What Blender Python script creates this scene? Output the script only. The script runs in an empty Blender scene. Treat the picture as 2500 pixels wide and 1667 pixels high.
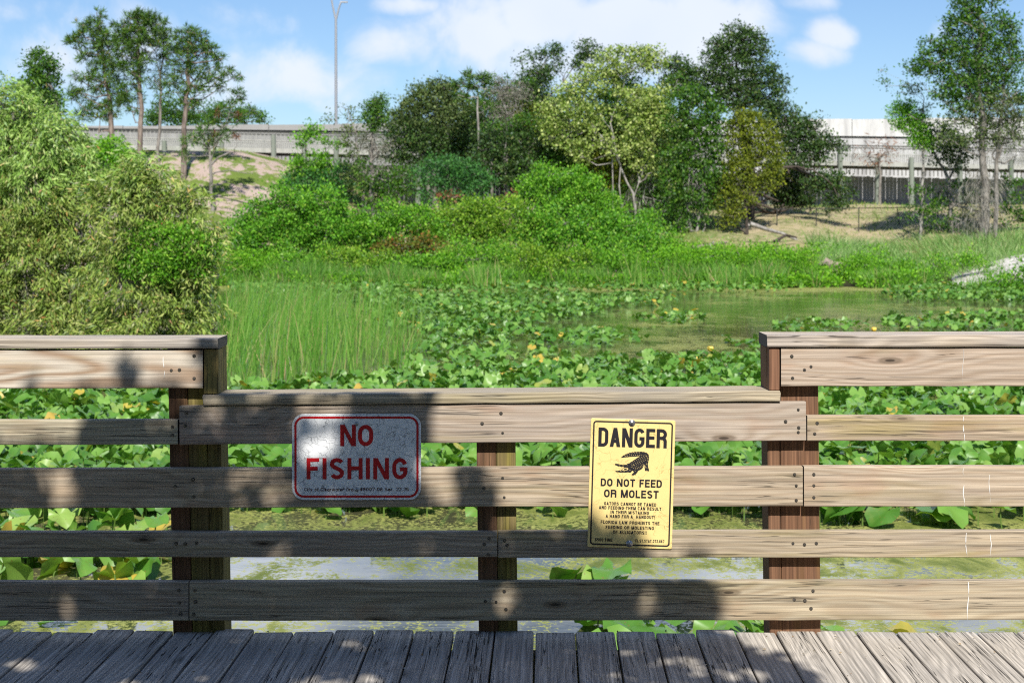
import bpy, bmesh, math, random
import numpy as np
from mathutils import Vector, Matrix

random.seed(7)
rng = np.random.default_rng(11)
C = bpy.context.scene.collection
scene = bpy.context.scene

# ------------------------------------------------------------------ camera
F = 3709.0           # focal length in photo pixels (photo is 2500 wide)
H = 1.48             # eye height above the boardwalk deck (z = 0)
YR = 5.5             # distance of the railing's front face
cam_d = bpy.data.cameras.new("camera")
cam = bpy.data.objects.new("camera", cam_d)
C.objects.link(cam)
cam.location = (0, 0, H)
cam.rotation_euler = (math.radians(90), 0, 0)
cam_d.sensor_width = 36
cam_d.lens = 36 * F / 2500
cam_d.shift_y = -283.5 / 2500
cam_d.clip_end = 5000
cam_d.clip_start = 0.05
cam_d.dof.use_dof = True
cam_d.dof.focus_distance = 5.6
cam_d.dof.aperture_fstop = 7.5
scene.camera = cam

# ------------------------------------------------------------------ world, sun, exposure
SUN_E, SUN_AZ = math.radians(47.0), math.radians(4.0)     # sun behind the viewer, a little to the right
SDIR = Vector((math.sin(SUN_AZ) * math.cos(SUN_E), -math.cos(SUN_AZ) * math.cos(SUN_E), math.sin(SUN_E)))
world = bpy.data.worlds.new("World")
scene.world = world
world.use_nodes = True

class NT:
    """small node builder"""
    def __init__(s, tree):
        s.t = tree; s.n = tree.nodes; s.l = tree.links
    def link(s, a, b): s.l.new(a, b)
    def put(s, node, key, v):
        sock = node.inputs[key]
        if isinstance(v, bpy.types.NodeSocket): s.l.new(v, sock)
        elif v is not None:
            try: sock.default_value = v
            except Exception:
                sock.default_value = tuple(v) + (1,) if hasattr(v, '__len__') and len(v) == 3 else v
    def add(s, typ, ins=None, **props):
        nd = s.n.new(typ)
        for k, v in props.items(): setattr(nd, k, v)
        for k, v in (ins or {}).items(): s.put(nd, k, v)
        return nd
    def math(s, op, a, b=None, c=None, clamp=False):
        nd = s.n.new('ShaderNodeMath'); nd.operation = op; nd.use_clamp = clamp
        s.put(nd, 0, a)
        if b is not None: s.put(nd, 1, b)
        if c is not None: s.put(nd, 2, c)
        return nd.outputs[0]
    def vmath(s, op, a, b=None, scale=None, out=0):
        nd = s.n.new('ShaderNodeVectorMath'); nd.operation = op
        s.put(nd, 0, a)
        if b is not None: s.put(nd, 1, b)
        if scale is not None: s.put(nd, 'Scale', scale)
        return nd.outputs[out]
    def mix(s, fac, a, b, blend='MIX'):
        nd = s.n.new('ShaderNodeMix'); nd.data_type = 'RGBA'; nd.blend_type = blend; nd.clamp_factor = True
        s.put(nd, 0, fac)
        for i, v in ((6, a), (7, b)):
            if isinstance(v, bpy.types.NodeSocket): s.l.new(v, nd.inputs[i])
            else: nd.inputs[i].default_value = (*v[:3], 1)
        return nd.outputs[2]
    def noise(s, vec, scale=1.0, detail=3.0, rough=0.5, dist=0.0, out=0):
        nd = s.n.new('ShaderNodeTexNoise')
        if vec is not None: s.l.new(vec, nd.inputs['Vector'])
        nd.inputs['Scale'].default_value = scale; nd.inputs['Detail'].default_value = detail
        nd.inputs['Roughness'].default_value = rough; nd.inputs['Distortion'].default_value = dist
        return nd.outputs[out]
    def ramp(s, v, a, b, c0=0.0, c1=1.0, smooth=True):
        nd = s.n.new('ShaderNodeMapRange'); nd.interpolation_type = 'SMOOTHSTEP' if smooth else 'LINEAR'
        s.put(nd, 0, v); nd.inputs[1].default_value = a; nd.inputs[2].default_value = b
        nd.inputs[3].default_value = c0; nd.inputs[4].default_value = c1
        return nd.outputs[0]
    def cramp(s, v, stops):
        nd = s.n.new('ShaderNodeValToRGB'); s.put(nd, 0, v)
        e = nd.color_ramp.elements
        while len(e) > 1: e.remove(e[-1])
        e[0].position = stops[0][0]; e[0].color = (*stops[0][1], 1)
        for p, c in stops[1:]:
            x = e.new(p); x.color = (*c, 1)
        return nd.outputs[0]
    def comb(s, x, y, z):
        nd = s.n.new('ShaderNodeCombineXYZ'); s.put(nd, 0, x); s.put(nd, 1, y); s.put(nd, 2, z); return nd.outputs[0]

w = NT(world.node_tree); w.n.clear()
sky = w.add('ShaderNodeTexSky', sky_type='NISHITA')
sky.sun_disc = False
sky.sun_elevation = SUN_E
sky.sun_rotation = math.radians(180) - SUN_AZ
sky.air_density = 1.0; sky.dust_density = 0.25; sky.ozone_density = 1.6
dirv = w.add('ShaderNodeTexCoord').outputs['Generated']
# clouds: soft banks in chosen directions of the sky plus scattered ones elsewhere
def cdir(px, py):
    return (( px - 1250) / F, 1.0, (550 - py) / F)
sepd = w.add('ShaderNodeSeparateXYZ', {0: dirv})
yy = w.math('MAXIMUM', sepd.outputs[1], 0.15)
uu = w.math('DIVIDE', sepd.outputs[0], yy); vv = w.math('DIVIDE', sepd.outputs[2], yy)
uv = w.comb(uu, vv, 0.0)
acc = None
for px, py, sx, sy, a in ((1180, 70, 150, 110, .95), (1330, 45, 180, 100, 1.15), (1530, 80, 230, 120, 1.2), (1720, 70, 170, 130, 1.2), (1790, 170, 100, 90, .8),
                          (1450, 150, 330, 90, .8), (1300, 110, 420, 120, .62), (960, 110, 170, 70, .72), (1120, 150, 70, 60, .5), (2040, 85, 70, 45, .85), (1990, 130, 90, 40, .68),
                          (1000, 15, 130, 30, .55), (200, 110, 380, 150, .48), (700, 190, 480, 100, .50), (60, 30, 200, 60, .45),
                          (2310, 85, 120, 50, .28), (1990, 5, 100, 25, .45), (560, 60, 200, 60, .3)):
    cx, _, cz = cdir(px, py)
    d = w.vmath('SUBTRACT', uv, (cx, cz, 0))
    d = w.vmath('MULTIPLY', d, (F / sx, F / sy, 0))
    ln = w.vmath('LENGTH', d, out=1)
    g = w.ramp(ln, 1.5, 0.0, 0.0, a)
    acc = g if acc is None else w.math('MAXIMUM', acc, g)
cn = w.noise(uv, 17.0, 7.0, 0.56, 0.35)
cn2 = w.noise(w.vmath('ADD', uv, (3.1, 1.7, 0)), 42.0, 5.0, 0.6)
cl = w.math('ADD', acc, w.math('MULTIPLY', w.math('SUBTRACT', cn, 0.5), 1.7))
cl = w.math('ADD', cl, w.math('MULTIPLY', w.math('SUBTRACT', cn2, 0.5), 0.35))
mask_front = w.ramp(cl, 0.10, 0.80, 0.0, 1.0)
gen = w.ramp(w.noise(dirv, 2.6, 6.0, 0.55), 0.53, 0.72, 0.0, 0.8)
front = w.ramp(sepd.outputs[1], 0.55, 0.8)
cmask = w.math('ADD', w.math('MULTIPLY', mask_front, front), w.math('MULTIPLY', gen, w.math('SUBTRACT', 1.0, front)))
cmask = w.math('MULTIPLY', cmask, 0.92)
# bright cloud bank added unseen above the frame, to brighten the near water's reflection
bank = w.math('MULTIPLY', w.ramp(vv, .155, .24), w.ramp(vv, .75, .5))
bank = w.math('MULTIPLY', w.math('MULTIPLY', bank, front), w.ramp(w.noise(w.vmath('ADD', uv, (9.1, 4.2, 0)), 5.0, 6.0, .55), .36, .56))
SKY_STR = 0.085
lum = w.add('ShaderNodeTexNoise', {'Vector': uv}); lum.inputs['Scale'].default_value = 14.0
ccol = w.mix(lum.outputs[0], (6.2, 6.9, 8.2), (7.8, 8.1, 8.6))
skyc = w.mix(cmask, w.mix(1.0, sky.outputs[0], (.69, .82, 1.01), 'MULTIPLY'), ccol)
skyc = w.mix(bank, skyc, (15.0, 16.5, 19.5))
bg = w.add('ShaderNodeBackground', {'Color': skyc, 'Strength': SKY_STR})
wo = w.add('ShaderNodeOutputWorld', {0: bg.outputs[0]})

sun_d = bpy.data.lights.new("sun", 'SUN')
sun_d.energy = 4.8
sun_d.angle = math.radians(0.53)
sun_d.color = (1.0, 0.955, 0.87)
sun = bpy.data.objects.new("sun", sun_d)
C.objects.link(sun)
sun.rotation_euler = SDIR.to_track_quat('Z', 'Y').to_euler()
sun.location = (10, -60, 60)

scene.view_settings.view_transform = 'Standard'
scene.view_settings.look = 'None'
scene.view_settings.exposure = 0.55
scene.view_settings.gamma = 1.0
scene.render.engine = 'CYCLES'
cy = scene.cycles
cy.max_bounces = 6; cy.diffuse_bounces = 3; cy.glossy_bounces = 3; cy.transmission_bounces = 2; cy.transparent_max_bounces = 4
cy.caustics_reflective = False; cy.caustics_refractive = False
cy.use_denoising = False
cy.filter_width = 1.15

# ------------------------------------------------------------------ helpers
def P(px, py, Y):
    """point seen at photo pixel (px, py) at distance Y"""
    return Vector(((px - 1250) / F * Y, Y, H - (py - 550) / F * Y))

def tag(o, label=None, cat=None, group=None, kind=None):
    if label: o['label'] = label
    if cat: o['category'] = cat
    if group: o['group'] = group
    if kind: o['kind'] = kind
    return o

def empty(name, loc=(0, 0, 0)):
    o = bpy.data.objects.new(name, None); o.empty_display_size = .1
    C.objects.link(o); o.location = loc
    return o

def link_mesh(name, me, mats, parent=None):
    o = bpy.data.objects.new(name, me); C.objects.link(o)
    for m in (mats if isinstance(mats, (list, tuple)) else [mats]):
        me.materials.append(m)
    if parent is not None:
        o.parent = parent
        if parent.parent is not None:
            o.location = -(parent.location + parent.parent.location) if not parent.parent.get('local') else (0, 0, 0)
        else:
            o.location = -parent.location
        if parent.get('local'): o.location = (0, 0, 0)
    return o

def np_mesh(name, V, Fc, mats, parent=None, smooth=False, matidx=None):
    me = bpy.data.meshes.new(name)
    V = np.asarray(V, dtype=np.float32); Fc = np.asarray(Fc, dtype=np.int32)
    n, k = Fc.shape
    me.vertices.add(len(V)); me.vertices.foreach_set('co', V.ravel())
    me.loops.add(n * k); me.loops.foreach_set('vertex_index', Fc.ravel())
    me.polygons.add(n); me.polygons.foreach_set('loop_start', np.arange(0, n * k, k, dtype=np.int32))
    try: me.polygons.foreach_set('loop_total', np.full(n, k, dtype=np.int32))
    except Exception: pass
    if matidx is not None: me.polygons.foreach_set('material_index', np.asarray(matidx, dtype=np.int32))
    me.update(calc_edges=True)
    if smooth: me.polygons.foreach_set('use_smooth', np.ones(n, dtype=bool))
    return link_mesh(name, me, mats, parent)

def py_mesh(name, V, Fc, mats, parent=None, matidx=None, gc=None, smooth=False):
    me = bpy.data.meshes.new(name)
    me.from_pydata([tuple(v) for v in V], [], Fc)
    if matidx is not None: me.polygons.foreach_set('material_index', matidx)
    if gc is not None:
        at = me.attributes.new('gc', 'FLOAT_VECTOR', 'POINT')
        at.data.foreach_set('vector', np.asarray(gc, dtype=np.float32).ravel())
    if smooth: me.polygons.foreach_set('use_smooth', [True] * len(Fc))
    me.update()
    return link_mesh(name, me, mats, parent)

def new_mat(name):
    m = bpy.data.materials.new(name); m.use_nodes = True
    t = NT(m.node_tree); t.n.clear()
    return m, t

def principled(name, col, rough=.6, metal=0.0, spec=.4):
    m, t = new_mat(name)
    b = t.add('ShaderNodeBsdfPrincipled', {'Base Color': col, 'Roughness': rough, 'Metallic': metal, 'Specular IOR Level': spec})
    t.add('ShaderNodeOutputMaterial', {0: b.outputs[0]})
    return m

# ------------------------------------------------------------------ wood
def wood_mat(name, light, dark, ring=.5, ringfreq=42., warp=1.6, algae=.25, crack=.5, knots=.7, grey=.3, greycol=(.30, .28, .27), algaecol=(.30, .27, .10), bump=.35, rough=.8, fiber=.35, rust=0.0):
    m, t = new_mat(name)
    gc = t.add('ShaderNodeAttribute', attribute_name='gc').outputs['Vector']
    sp = t.add('ShaderNodeSeparateXYZ', {0: gc}); u, v, ww = sp.outputs
    oi = t.add('ShaderNodeObjectInfo')
    lowv = t.vmath('MULTIPLY', gc, (1.2, 6.0, 6.0))
    low = t.noise(lowv, 1.0, 2.0, .5)
    vor = t.add('ShaderNodeTexVoronoi', {'Vector': t.vmath('MULTIPLY', gc, (1.5, 5.6, 2.0)), 'Scale': 1.0}, voronoi_dimensions='2D')
    vd = vor.outputs['Distance']
    kf = t.ramp(vd, .34, .0, 0., 1.)
    r = t.math('ADD', t.math('MULTIPLY', t.math('ADD', v, t.math('MULTIPLY', ww, .7)), ringfreq),
               t.math('ADD', t.math('MULTIPLY', low, warp * 5.0), t.math('MULTIPLY', kf, 2.6 * knots)))
    sn = t.math('SINE', t.math('MULTIPLY', r, 3.1416))
    rg = t.math('POWER', t.math('ABSOLUTE', sn), 1.6)
    fib = t.noise(t.vmath('MULTIPLY', gc, (2.6, 200.0, 200.0)), 1.0, 3.0, .6)
    fib2 = t.noise(t.vmath('MULTIPLY', gc, (1.1, 80.0, 80.0)), 1.0, 2.0, .5)
    col = t.mix(t.math('MULTIPLY', t.math('SUBTRACT', 1.0, rg), ring), light, dark)
    blot = t.noise(t.vmath('MULTIPLY', gc, (2.2, 8.0, 8.0)), 1.0, 3.0, .55)
    col = t.mix(t.ramp(blot, .42, .68, 0., grey), col, greycol)
    blot2 = t.noise(t.vmath('MULTIPLY', t.vmath('ADD', gc, (7.7, 2.1, 4.)), (1.4, 13.0, 13.0)), 1.0, 4.0, .6)
    col = t.mix(t.ramp(blot2, .50, .72, 0., algae), col, algaecol)
    if rust > 0:
        b3 = t.noise(t.vmath('MULTIPLY', t.vmath('ADD', gc, (1.7, 9.1, 2.)), (3.2, 7.0, 7.0)), 1.0, 3.0, .6)
        col = t.mix(t.ramp(b3, .55, .72, 0., rust), col, (.34, .13, .05))
    fm = t.ramp(fib, .30, .70, 1.0 - fiber * 1.25, 1.0 + fiber * .5, smooth=False)
    fm2 = t.ramp(fib2, .32, .66, 1.0 - fiber * .7, 1.0 + fiber * .28, smooth=False)
    col = t.mix(1.0, col, t.comb(t.math('MULTIPLY', fm, fm2), t.math('MULTIPLY', fm, fm2), t.math('MULTIPLY', fm, fm2)), 'MULTIPLY')
    # knots: dark heart, paler rim, only some of the cells
    pick = t.math('GREATER_THAN', t.add('ShaderNodeSeparateColor', {0: vor.outputs['Color']}).outputs[0], .45)
    kn = t.math('MULTIPLY', t.ramp(vd, .085, .05, 0., .8 * knots), pick)
    col = t.mix(kn, col, tuple(c * .42 for c in dark))
    kn2 = t.math('MULTIPLY', t.ramp(vd, .035, .02, 0., .9 * knots), pick)
    col = t.mix(kn2, col, (.03, .022, .016))
    # drying cracks along the grain
    cr = t.noise(t.vmath('MULTIPLY', t.vmath('ADD', gc, (3.3, .7, .2)), (.85, 42.0, 42.0)), 1.0, 3.0, .55, .1)
    crl = t.noise(t.vmath('MULTIPLY', gc, (1.6, 5.0, 5.0)), 1.0, 2.0, .5)
    ck = t.math('MULTIPLY', t.ramp(t.math('ABSOLUTE', t.math('SUBTRACT', cr, .5)), .013, .004, 0., 1.), t.ramp(crl, .44, .54, 0., crack))
    col = t.mix(ck, col, (.016, .014, .013))
    col = t.mix(1.0, col, oi.outputs['Color'], 'MULTIPLY')
    hgt = t.math('ADD', t.math('MULTIPLY', fib2, .5), t.math('ADD', t.math('MULTIPLY', fib, .25), t.math('ADD', t.math('MULTIPLY', rg, .25), t.math('MULTIPLY', ck, -1.5))))
    bp = t.add('ShaderNodeBump', {'Height': hgt, 'Strength': bump, 'Distance': .004})
    b = t.add('ShaderNodeBsdfPrincipled', {'Base Color': col, 'Roughness': rough, 'Specular IOR Level': .25, 'Normal': bp.outputs[0]})
    t.add('ShaderNodeOutputMaterial', {0: b.outputs[0]})
    return m

M = {}
M['board'] = wood_mat('pine_board', (.49, .42, .345), (.32, .24, .17), ring=.55, ringfreq=40, algae=.30, grey=.45, greycol=(.36, .31, .275), rust=.2, crack=.7, knots=.9, fiber=.3)
M['cathedral'] = wood_mat('flat_sawn_board', (.60, .53, .44), (.33, .21, .125), ring=.85, ringfreq=13, warp=1.5, algae=.45, algaecol=(.46, .38, .17), grey=.15, crack=.2, knots=.25, fiber=.2)
M['narrow'] = wood_mat('narrow_board', (.46, .41, .32), (.31, .25, .17), ring=.45, ringfreq=52, algae=.6, algaecol=(.36, .32, .13), grey=.3, crack=.6, knots=.5, rust=.15)
M['cap'] = wood_mat('weathered_cap', (.52, .465, .39), (.26, .215, .165), ring=.6, ringfreq=60, algae=.35, grey=.6, greycol=(.33, .31, .30), crack=.9, knots=.4)
M['post_brown'] = wood_mat('red_brown_post', (.215, .115, .068), (.12, .060, .036), ring=.5, ringfreq=50, algae=.35, algaecol=(.26, .17, .04), grey=.25, greycol=(.25, .15, .10), crack=.6, knots=.2, warp=.5)
M['post_green'] = wood_mat('mossy_post', (.27, .22, .075), (.13, .10, .035), ring=.4, ringfreq=50, algae=.5, algaecol=(.32, .29, .04), grey=.4, greycol=(.20, .13, .09), crack=.6, knots=.1, warp=.5)
M['deck'] = wood_mat('grey_deck_plank', (.55, .50, .44), (.25, .23, .20), ring=.55, ringfreq=46, warp=1.3, algae=.15, algaecol=(.42, .36, .29), grey=.5, greycol=(.345, .32, .295), crack=1.0, knots=.5, bump=.7, rough=.85, fiber=.34)
M['endgrain'] = principled('dark_end_grain', (.10, .088, .078), .9)
M['screw'] = principled('dull_screw_metal', (.33, .31, .28), .4, .85)
M['hole'] = principled('dark_screw_hole', (.03, .022, .016), .9)
M['galv'] = principled('galvanised_bolt', (.36, .36, .37), .35, .9)
M['drop'] = principled('white_dropping', (.66, .65, .63), .8)

def plank(name, A, B, up, wid, thk, mats, parent=None, bev=.003, nseg=None, wob=.0008, color=None, jag=0.0):
    """a sawn board from A to B (centre line of its section); UP = direction of its width, thickness across; rounded arrises, grain coordinates"""
    A = Vector(A); B = Vector(B); ax = (B - A); L = ax.length; ax.normalize()
    up = Vector(up); up = (up - ax * up.dot(ax)).normalized(); th = ax.cross(up)
    hw, ht = wid / 2, thk / 2
    prof = []
    for sx, sy in ((1, 1), (-1, 1), (-1, -1), (1, -1)):
        for k in range(3):
            a0 = {(1, 1): 0, (-1, 1): 90, (-1, -1): 180, (1, -1): 270}[(sx, sy)] + k * 45
            prof.append((sx * (hw - bev) + bev * math.cos(math.radians(a0)), sy * (ht - bev) + bev * math.sin(math.radians(a0))))
    n = len(prof)
    nseg = nseg or max(2, int(L / .12))
    off = (random.uniform(0, 50), random.uniform(0, 50), random.uniform(0, 50))
    V, G, Fc, mi = [], [], [], []
    for i in range(nseg + 1):
        tt = i / nseg
        dv, dw = random.uniform(-wob, wob), random.uniform(-wob, wob)
        for (pv, pw) in prof:
            j = random.uniform(-jag, jag) if i in (0, nseg) else 0
            V.append(A + ax * (L * tt + j) + up * (pv + dv) + th * (pw + dw)); G.append((L * tt + off[0], pv + off[1], pw + off[2]))
    for i in range(nseg):
        for k in range(n):
            Fc.append((i * n + k, i * n + (k + 1) % n, (i + 1) * n + (k + 1) % n, (i + 1) * n + k)); mi.append(0)
    Fc.append(tuple(range(n - 1, -1, -1))); mi.append(1)
    Fc.append(tuple(nseg * n + k for k in range(n))); mi.append(1)
    if name is None: return V, Fc, mi, G
    o = py_mesh(name, V, Fc, mats, parent, mi, G)
    if color: o.color = (*color, 1)
    return o

def tube(pts, rads, nsides=7, cap=True):
    """tapered tube through PTS -> V, F(quads)"""
    V, Fc = [], []
    pts = [Vector(p) for p in pts]
    prev = None
    for i, p in enumerate(pts):
        d = (pts[min(i + 1, len(pts) - 1)] - pts[max(i - 1, 0)]).normalized()
        ref = Vector((0, 1, 0)) if abs(d.y) < .9 else Vector((1, 0, 0))
        s = d.cross(ref).normalized(); q = d.cross(s)
        for k in range(nsides):
            a = 2 * math.pi * k / nsides
            V.append(p + (s * math.cos(a) + q * math.sin(a)) * rads[i])
    m = nsides
    for i in range(len(pts) - 1):
        for k in range(m):
            Fc.append((i * m + k, i * m + (k + 1) % m, (i + 1) * m + (k + 1) % m, (i + 1) * m + k))
    return V, Fc

class MB:
    """collects pieces that become ONE mesh"""
    def __init__(s): s.V = []; s.F = []; s.mi = []; s.G = []
    def add(s, V, Fc, mi=0, G=None):
        b = len(s.V); s.V += [tuple(v) for v in V]; s.F += [tuple(i + b for i in f) for f in Fc]
        s.mi += list(mi) if hasattr(mi, '__len__') else [mi] * len(Fc)
        if G is not None: s.G += G
        return s
    def box(s, x0, x1, y0, y1, z0, z1, mi=0):
        V = [(x, y, z) for z in (z0, z1) for y in (y0, y1) for x in (x0, x1)]
        s.add(V, [(0, 2, 3, 1), (4, 5, 7, 6), (0, 1, 5, 4), (2, 6, 7, 3), (0, 4, 6, 2), (1, 3, 7, 5)], mi)
        return s
    def tube(s, pts, rads, n=7, mi=0):
        V, Fc = tube(pts, rads, n); s.add(V, Fc, mi); return s
    def build(s, name, mats, parent=None, smooth=False):
        return py_mesh(name, s.V, s.F, mats, parent, s.mi, s.G if s.G else None, smooth)
# ------------------------------------------------------------------ terrain, water, deck
WZ = -1.45          # pond level
def sstep(a, b, x):
    t = np.clip((np.asarray(x, float) - a) / (b - a), 0, 1); return t * t * (3 - 2 * t)
def wav(x, y, s=1.0, ph=0.0):
    return (np.sin(x * .31 * s + 1.3 + ph) + np.sin(x * .73 * s - y * .41 * s + 2.1 + ph) + np.sin(y * .57 * s + x * .19 * s + .4 + ph) + .6 * np.sin(x * 1.7 * s + y * 1.1 * s + ph)) / 3.6
def shore(x):
    return 72.5 + 1.2 * np.sin(np.asarray(x) * .35) + .8 * np.sin(np.asarray(x) * .9 + 1) - 2.5 * sstep(21, 27, x)
def ground_z(x, y):
    x = np.asarray(x, float); y = np.asarray(y, float)
    s = y - shore(x)
    h = np.where(s < 0, WZ + np.maximum(s * .25, -1.2), WZ + .18 * sstep(0, 2, s) + 4.1 * sstep(1, 36, s))
    mound = sstep(-6, -15, x) * sstep(92, 104, y + .0 * x)
    h = h + 2.9 * mound * np.where(s > 0, 1, 0)
    h = h + .9 * sstep(-14, -20, x) * sstep(78, 94, y) * np.where(s > 0, 1, 0)
    ramp = sstep(20.5, 30, x) * sstep(64, 70, y) * (1 - sstep(78, 86, y))
    h = h - .0 * ramp
    h = h + .18 * wav(x, y) * sstep(1, 6, s)
    back = sstep(-3, -7, y)                      # the bank behind the viewer
    h = h * (1 - back) + (-.45) * back
    leftbank = sstep(-16, -26, x) * (1 - sstep(60, 70, y)) * sstep(10, 30, y)
    h = np.where(s < 0, h + (0.2 - h) * leftbank * .7, h)
    return h

# one sheet: fine near the pond, reaching the horizon
xs = np.concatenate([[-3000, -1200, -500, -250, -140, -90], np.arange(-60, 60.1, .8), [90, 140, 250, 500, 1200, 3000]])
ys = np.concatenate([[-2500, -800, -300, -120, -60, -30, -15], np.arange(-9, 62, 3.), np.arange(62, 125, .7), [128, 135, 150, 190, 260, 400, 800, 1600, 4000]])
gx, gy = np.meshgrid(xs, ys)
gz = ground_z(gx, gy)
gz = gz + (np.random.default_rng(3).random(gz.shape) - .5) * .12 * (gz > WZ + .2)
nx, ny = len(xs), len(ys)
ii = np.arange(nx * ny).reshape(ny, nx)
quads = np.stack([ii[:-1, :-1], ii[:-1, 1:], ii[1:, 1:], ii[1:, :-1]], -1).reshape(-1, 4)
m, t = new_mat('bank_soil')
pos = t.add('ShaderNodeNewGeometry').outputs['Position']
sx = t.add('ShaderNodeSeparateXYZ', {0: pos})
n1 = t.noise(pos, .35, 5, .6); n2 = t.noise(pos, 2.2, 5, .65); n3 = t.noise(pos, 9, 4, .6)
sand = t.mix(n2, (.31, .235, .20), (.46, .37, .325))
dry = t.mix(n2, (.22, .20, .08), (.38, .33, .17))
grn = t.mix(n2, (.07, .12, .02), (.17, .22, .05))
col = t.mix(t.ramp(n1, .42, .53), dry, grn)
bare = t.math('MULTIPLY', t.ramp(sx.outputs[0], -13.5, -16), t.ramp(t.math('ADD', n1, t.math('MULTIPLY', t.math('SUBTRACT', n2, .5), .7)), .57, .45))
col = t.mix(bare, col, sand)
bare2 = t.ramp(t.math('ADD', n1, t.math('MULTIPLY', t.math('SUBTRACT', n3, .5), .35)), .40, .32, 0., .75)
col = t.mix(bare2, col, t.mix(n3, (.33, .26, .215), (.46, .39, .33)))
rdry = t.math('MULTIPLY', t.ramp(sx.outputs[0], 9, 15), t.ramp(sx.outputs[1], 86, 90))
col = t.mix(t.math('MULTIPLY', rdry, t.ramp(n2, .35, .6, .15, .8)), col, t.mix(n3, (.34, .27, .18), (.46, .38, .25)))
wet = t.ramp(sx.outputs[2], WZ + .5, WZ + .05)
col = t.mix(wet, col, (.03, .03, .015))
bp = t.add('ShaderNodeBump', {'Height': n3, 'Strength': .6, 'Distance': .15})
b_ = t.add('ShaderNodeBsdfPrincipled', {'Base Color': col, 'Roughness': .95, 'Specular IOR Level': .1, 'Normal': bp.outputs[0]})
t.add('ShaderNodeOutputMaterial', {0: b_.outputs[0]})
ground = np_mesh('ground', np.stack([gx, gy, gz], -1).reshape(-1, 3), quads, m, smooth=True)
tag(ground, 'sandy, weedy bank and pond bed under the whole scene', 'ground', kind='structure')

# water with floating duckweed
m, t = new_mat('pond_water')
pos = t.add('ShaderNodeNewGeometry').outputs['Position']
sx = t.add('ShaderNodeSeparateXYZ', {0: pos})
big = t.noise(pos, .23, 3, .5)
mid = t.noise(t.vmath('MULTIPLY', pos, (1.0, .55, 1.)), 2.3, 5, .62, .6)
fine = t.noise(pos, 26, 4, .7)
far = t.ramp(sx.outputs[1], 17, 45)
edge = t.ramp(sx.outputs[1], 63, 71)
right = t.ramp(sx.outputs[0], 1.5, 4.5)
val = t.math('ADD', t.math('MULTIPLY', t.math('SUBTRACT', mid, .5), 1.5), t.math('ADD', t.math('MULTIPLY', t.math('SUBTRACT', fine, .5), 1.7), t.math('MULTIPLY', t.math('SUBTRACT', big, .5), 1.1)))
val = t.math('ADD', val, t.math('ADD', t.math('ADD', .06, t.math('MULTIPLY', right, .14)), t.math('ADD', t.math('MULTIPLY', edge, .34), t.math('MULTIPLY', far, -.31))))
mask = t.ramp(val, .02, .12)
acol = t.mix(fine, (.17, .185, .045), (.42, .43, .13))
acol = t.mix(t.ramp(mid, .4, .7), acol, (.10, .13, .025))
film = t.ramp(t.noise(t.vmath('MULTIPLY', pos, (.25, 1.2, 1.)), .9, 4, .6), .35, .65, .12, .5)
wcol = t.mix(film, (.016, .020, .010), (.17, .155, .09))
bp = t.add('ShaderNodeBump', {'Height': t.noise(t.vmath('MULTIPLY', pos, (.6, 1.3, 1)), 5.5, 3, .5), 'Strength': .10, 'Distance': .02})
bp2 = t.add('ShaderNodeBump', {'Height': fine, 'Strength': .7, 'Distance': .02})
wat = t.add('ShaderNodeBsdfPrincipled', {'Base Color': wcol, 'Roughness': .07, 'IOR': 1.33, 'Specular IOR Level': .6, 'Normal': bp.outputs[0]})
alg = t.add('ShaderNodeBsdfPrincipled', {'Base Color': acol, 'Roughness': .8, 'Specular IOR Level': .2, 'Normal': bp2.outputs[0]})
mx = t.add('ShaderNodeMixShader', {0: mask, 1: wat.outputs[0], 2: alg.outputs[0]})
t.add('ShaderNodeOutputMaterial', {0: mx.outputs[0]})
wtr = np_mesh('pond_water', [(-120, -8, WZ), (120, -8, WZ), (120, 82, WZ), (-120, 82, WZ)], [[0, 1, 2, 3]], m)
tag(wtr, 'still pond water with floating duckweed', 'water', kind='structure')

# boardwalk deck: planks across, ends ragged under the railing
deck = MB()
pitch, ang = .1462, .0232
x = -5.2
k = 0
while x < 5.4:
    r_ = random.Random(k * 13 + 5)
    y1 = 5.545 + r_.uniform(-.016, .016)
    gap = .0045 + r_.uniform(0, .004)
    dz = r_.uniform(-.004, .004)
    A = (x - ang * 3.6, -3.0, -.019 + dz); B = (x + ang * (y1 - .6) - ang * 0.9, y1, -.019 + dz + r_.uniform(-.003, .003))
    V, Fc, mi, G = plank(None, A, B, (1, 0, 0), pitch - gap, .038, None, bev=.006, nseg=16, wob=.0012, jag=.006)
    deck.add(V, Fc, mi, G)
    x += pitch; k += 1
# rim and joists below
for jy in (5.46, 3.9, 2.3, .7, -.9, -2.5):
    V, Fc, mi, G = plank(None, (-5.4, jy, -.145), (5.4, jy, -.145), (0, 0, 1), .19, .045, None)
    deck.add(V, Fc, mi, G)
dk = deck.build('boardwalk_deck', [M['deck'], M['endgrain']])
tag(dk, 'weathered grey plank deck of the boardwalk', 'deck', kind='structure')

# ------------------------------------------------------------------ railing
rail = empty('wooden_railing', (0, YR, 0))
tag(rail, 'weathered timber boardwalk railing with a low middle section between two higher ends', 'railing')
S = F / YR
def RX(px): return (px - 1250) / S
def RZ(py): return H - (py - 550) / S

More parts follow.
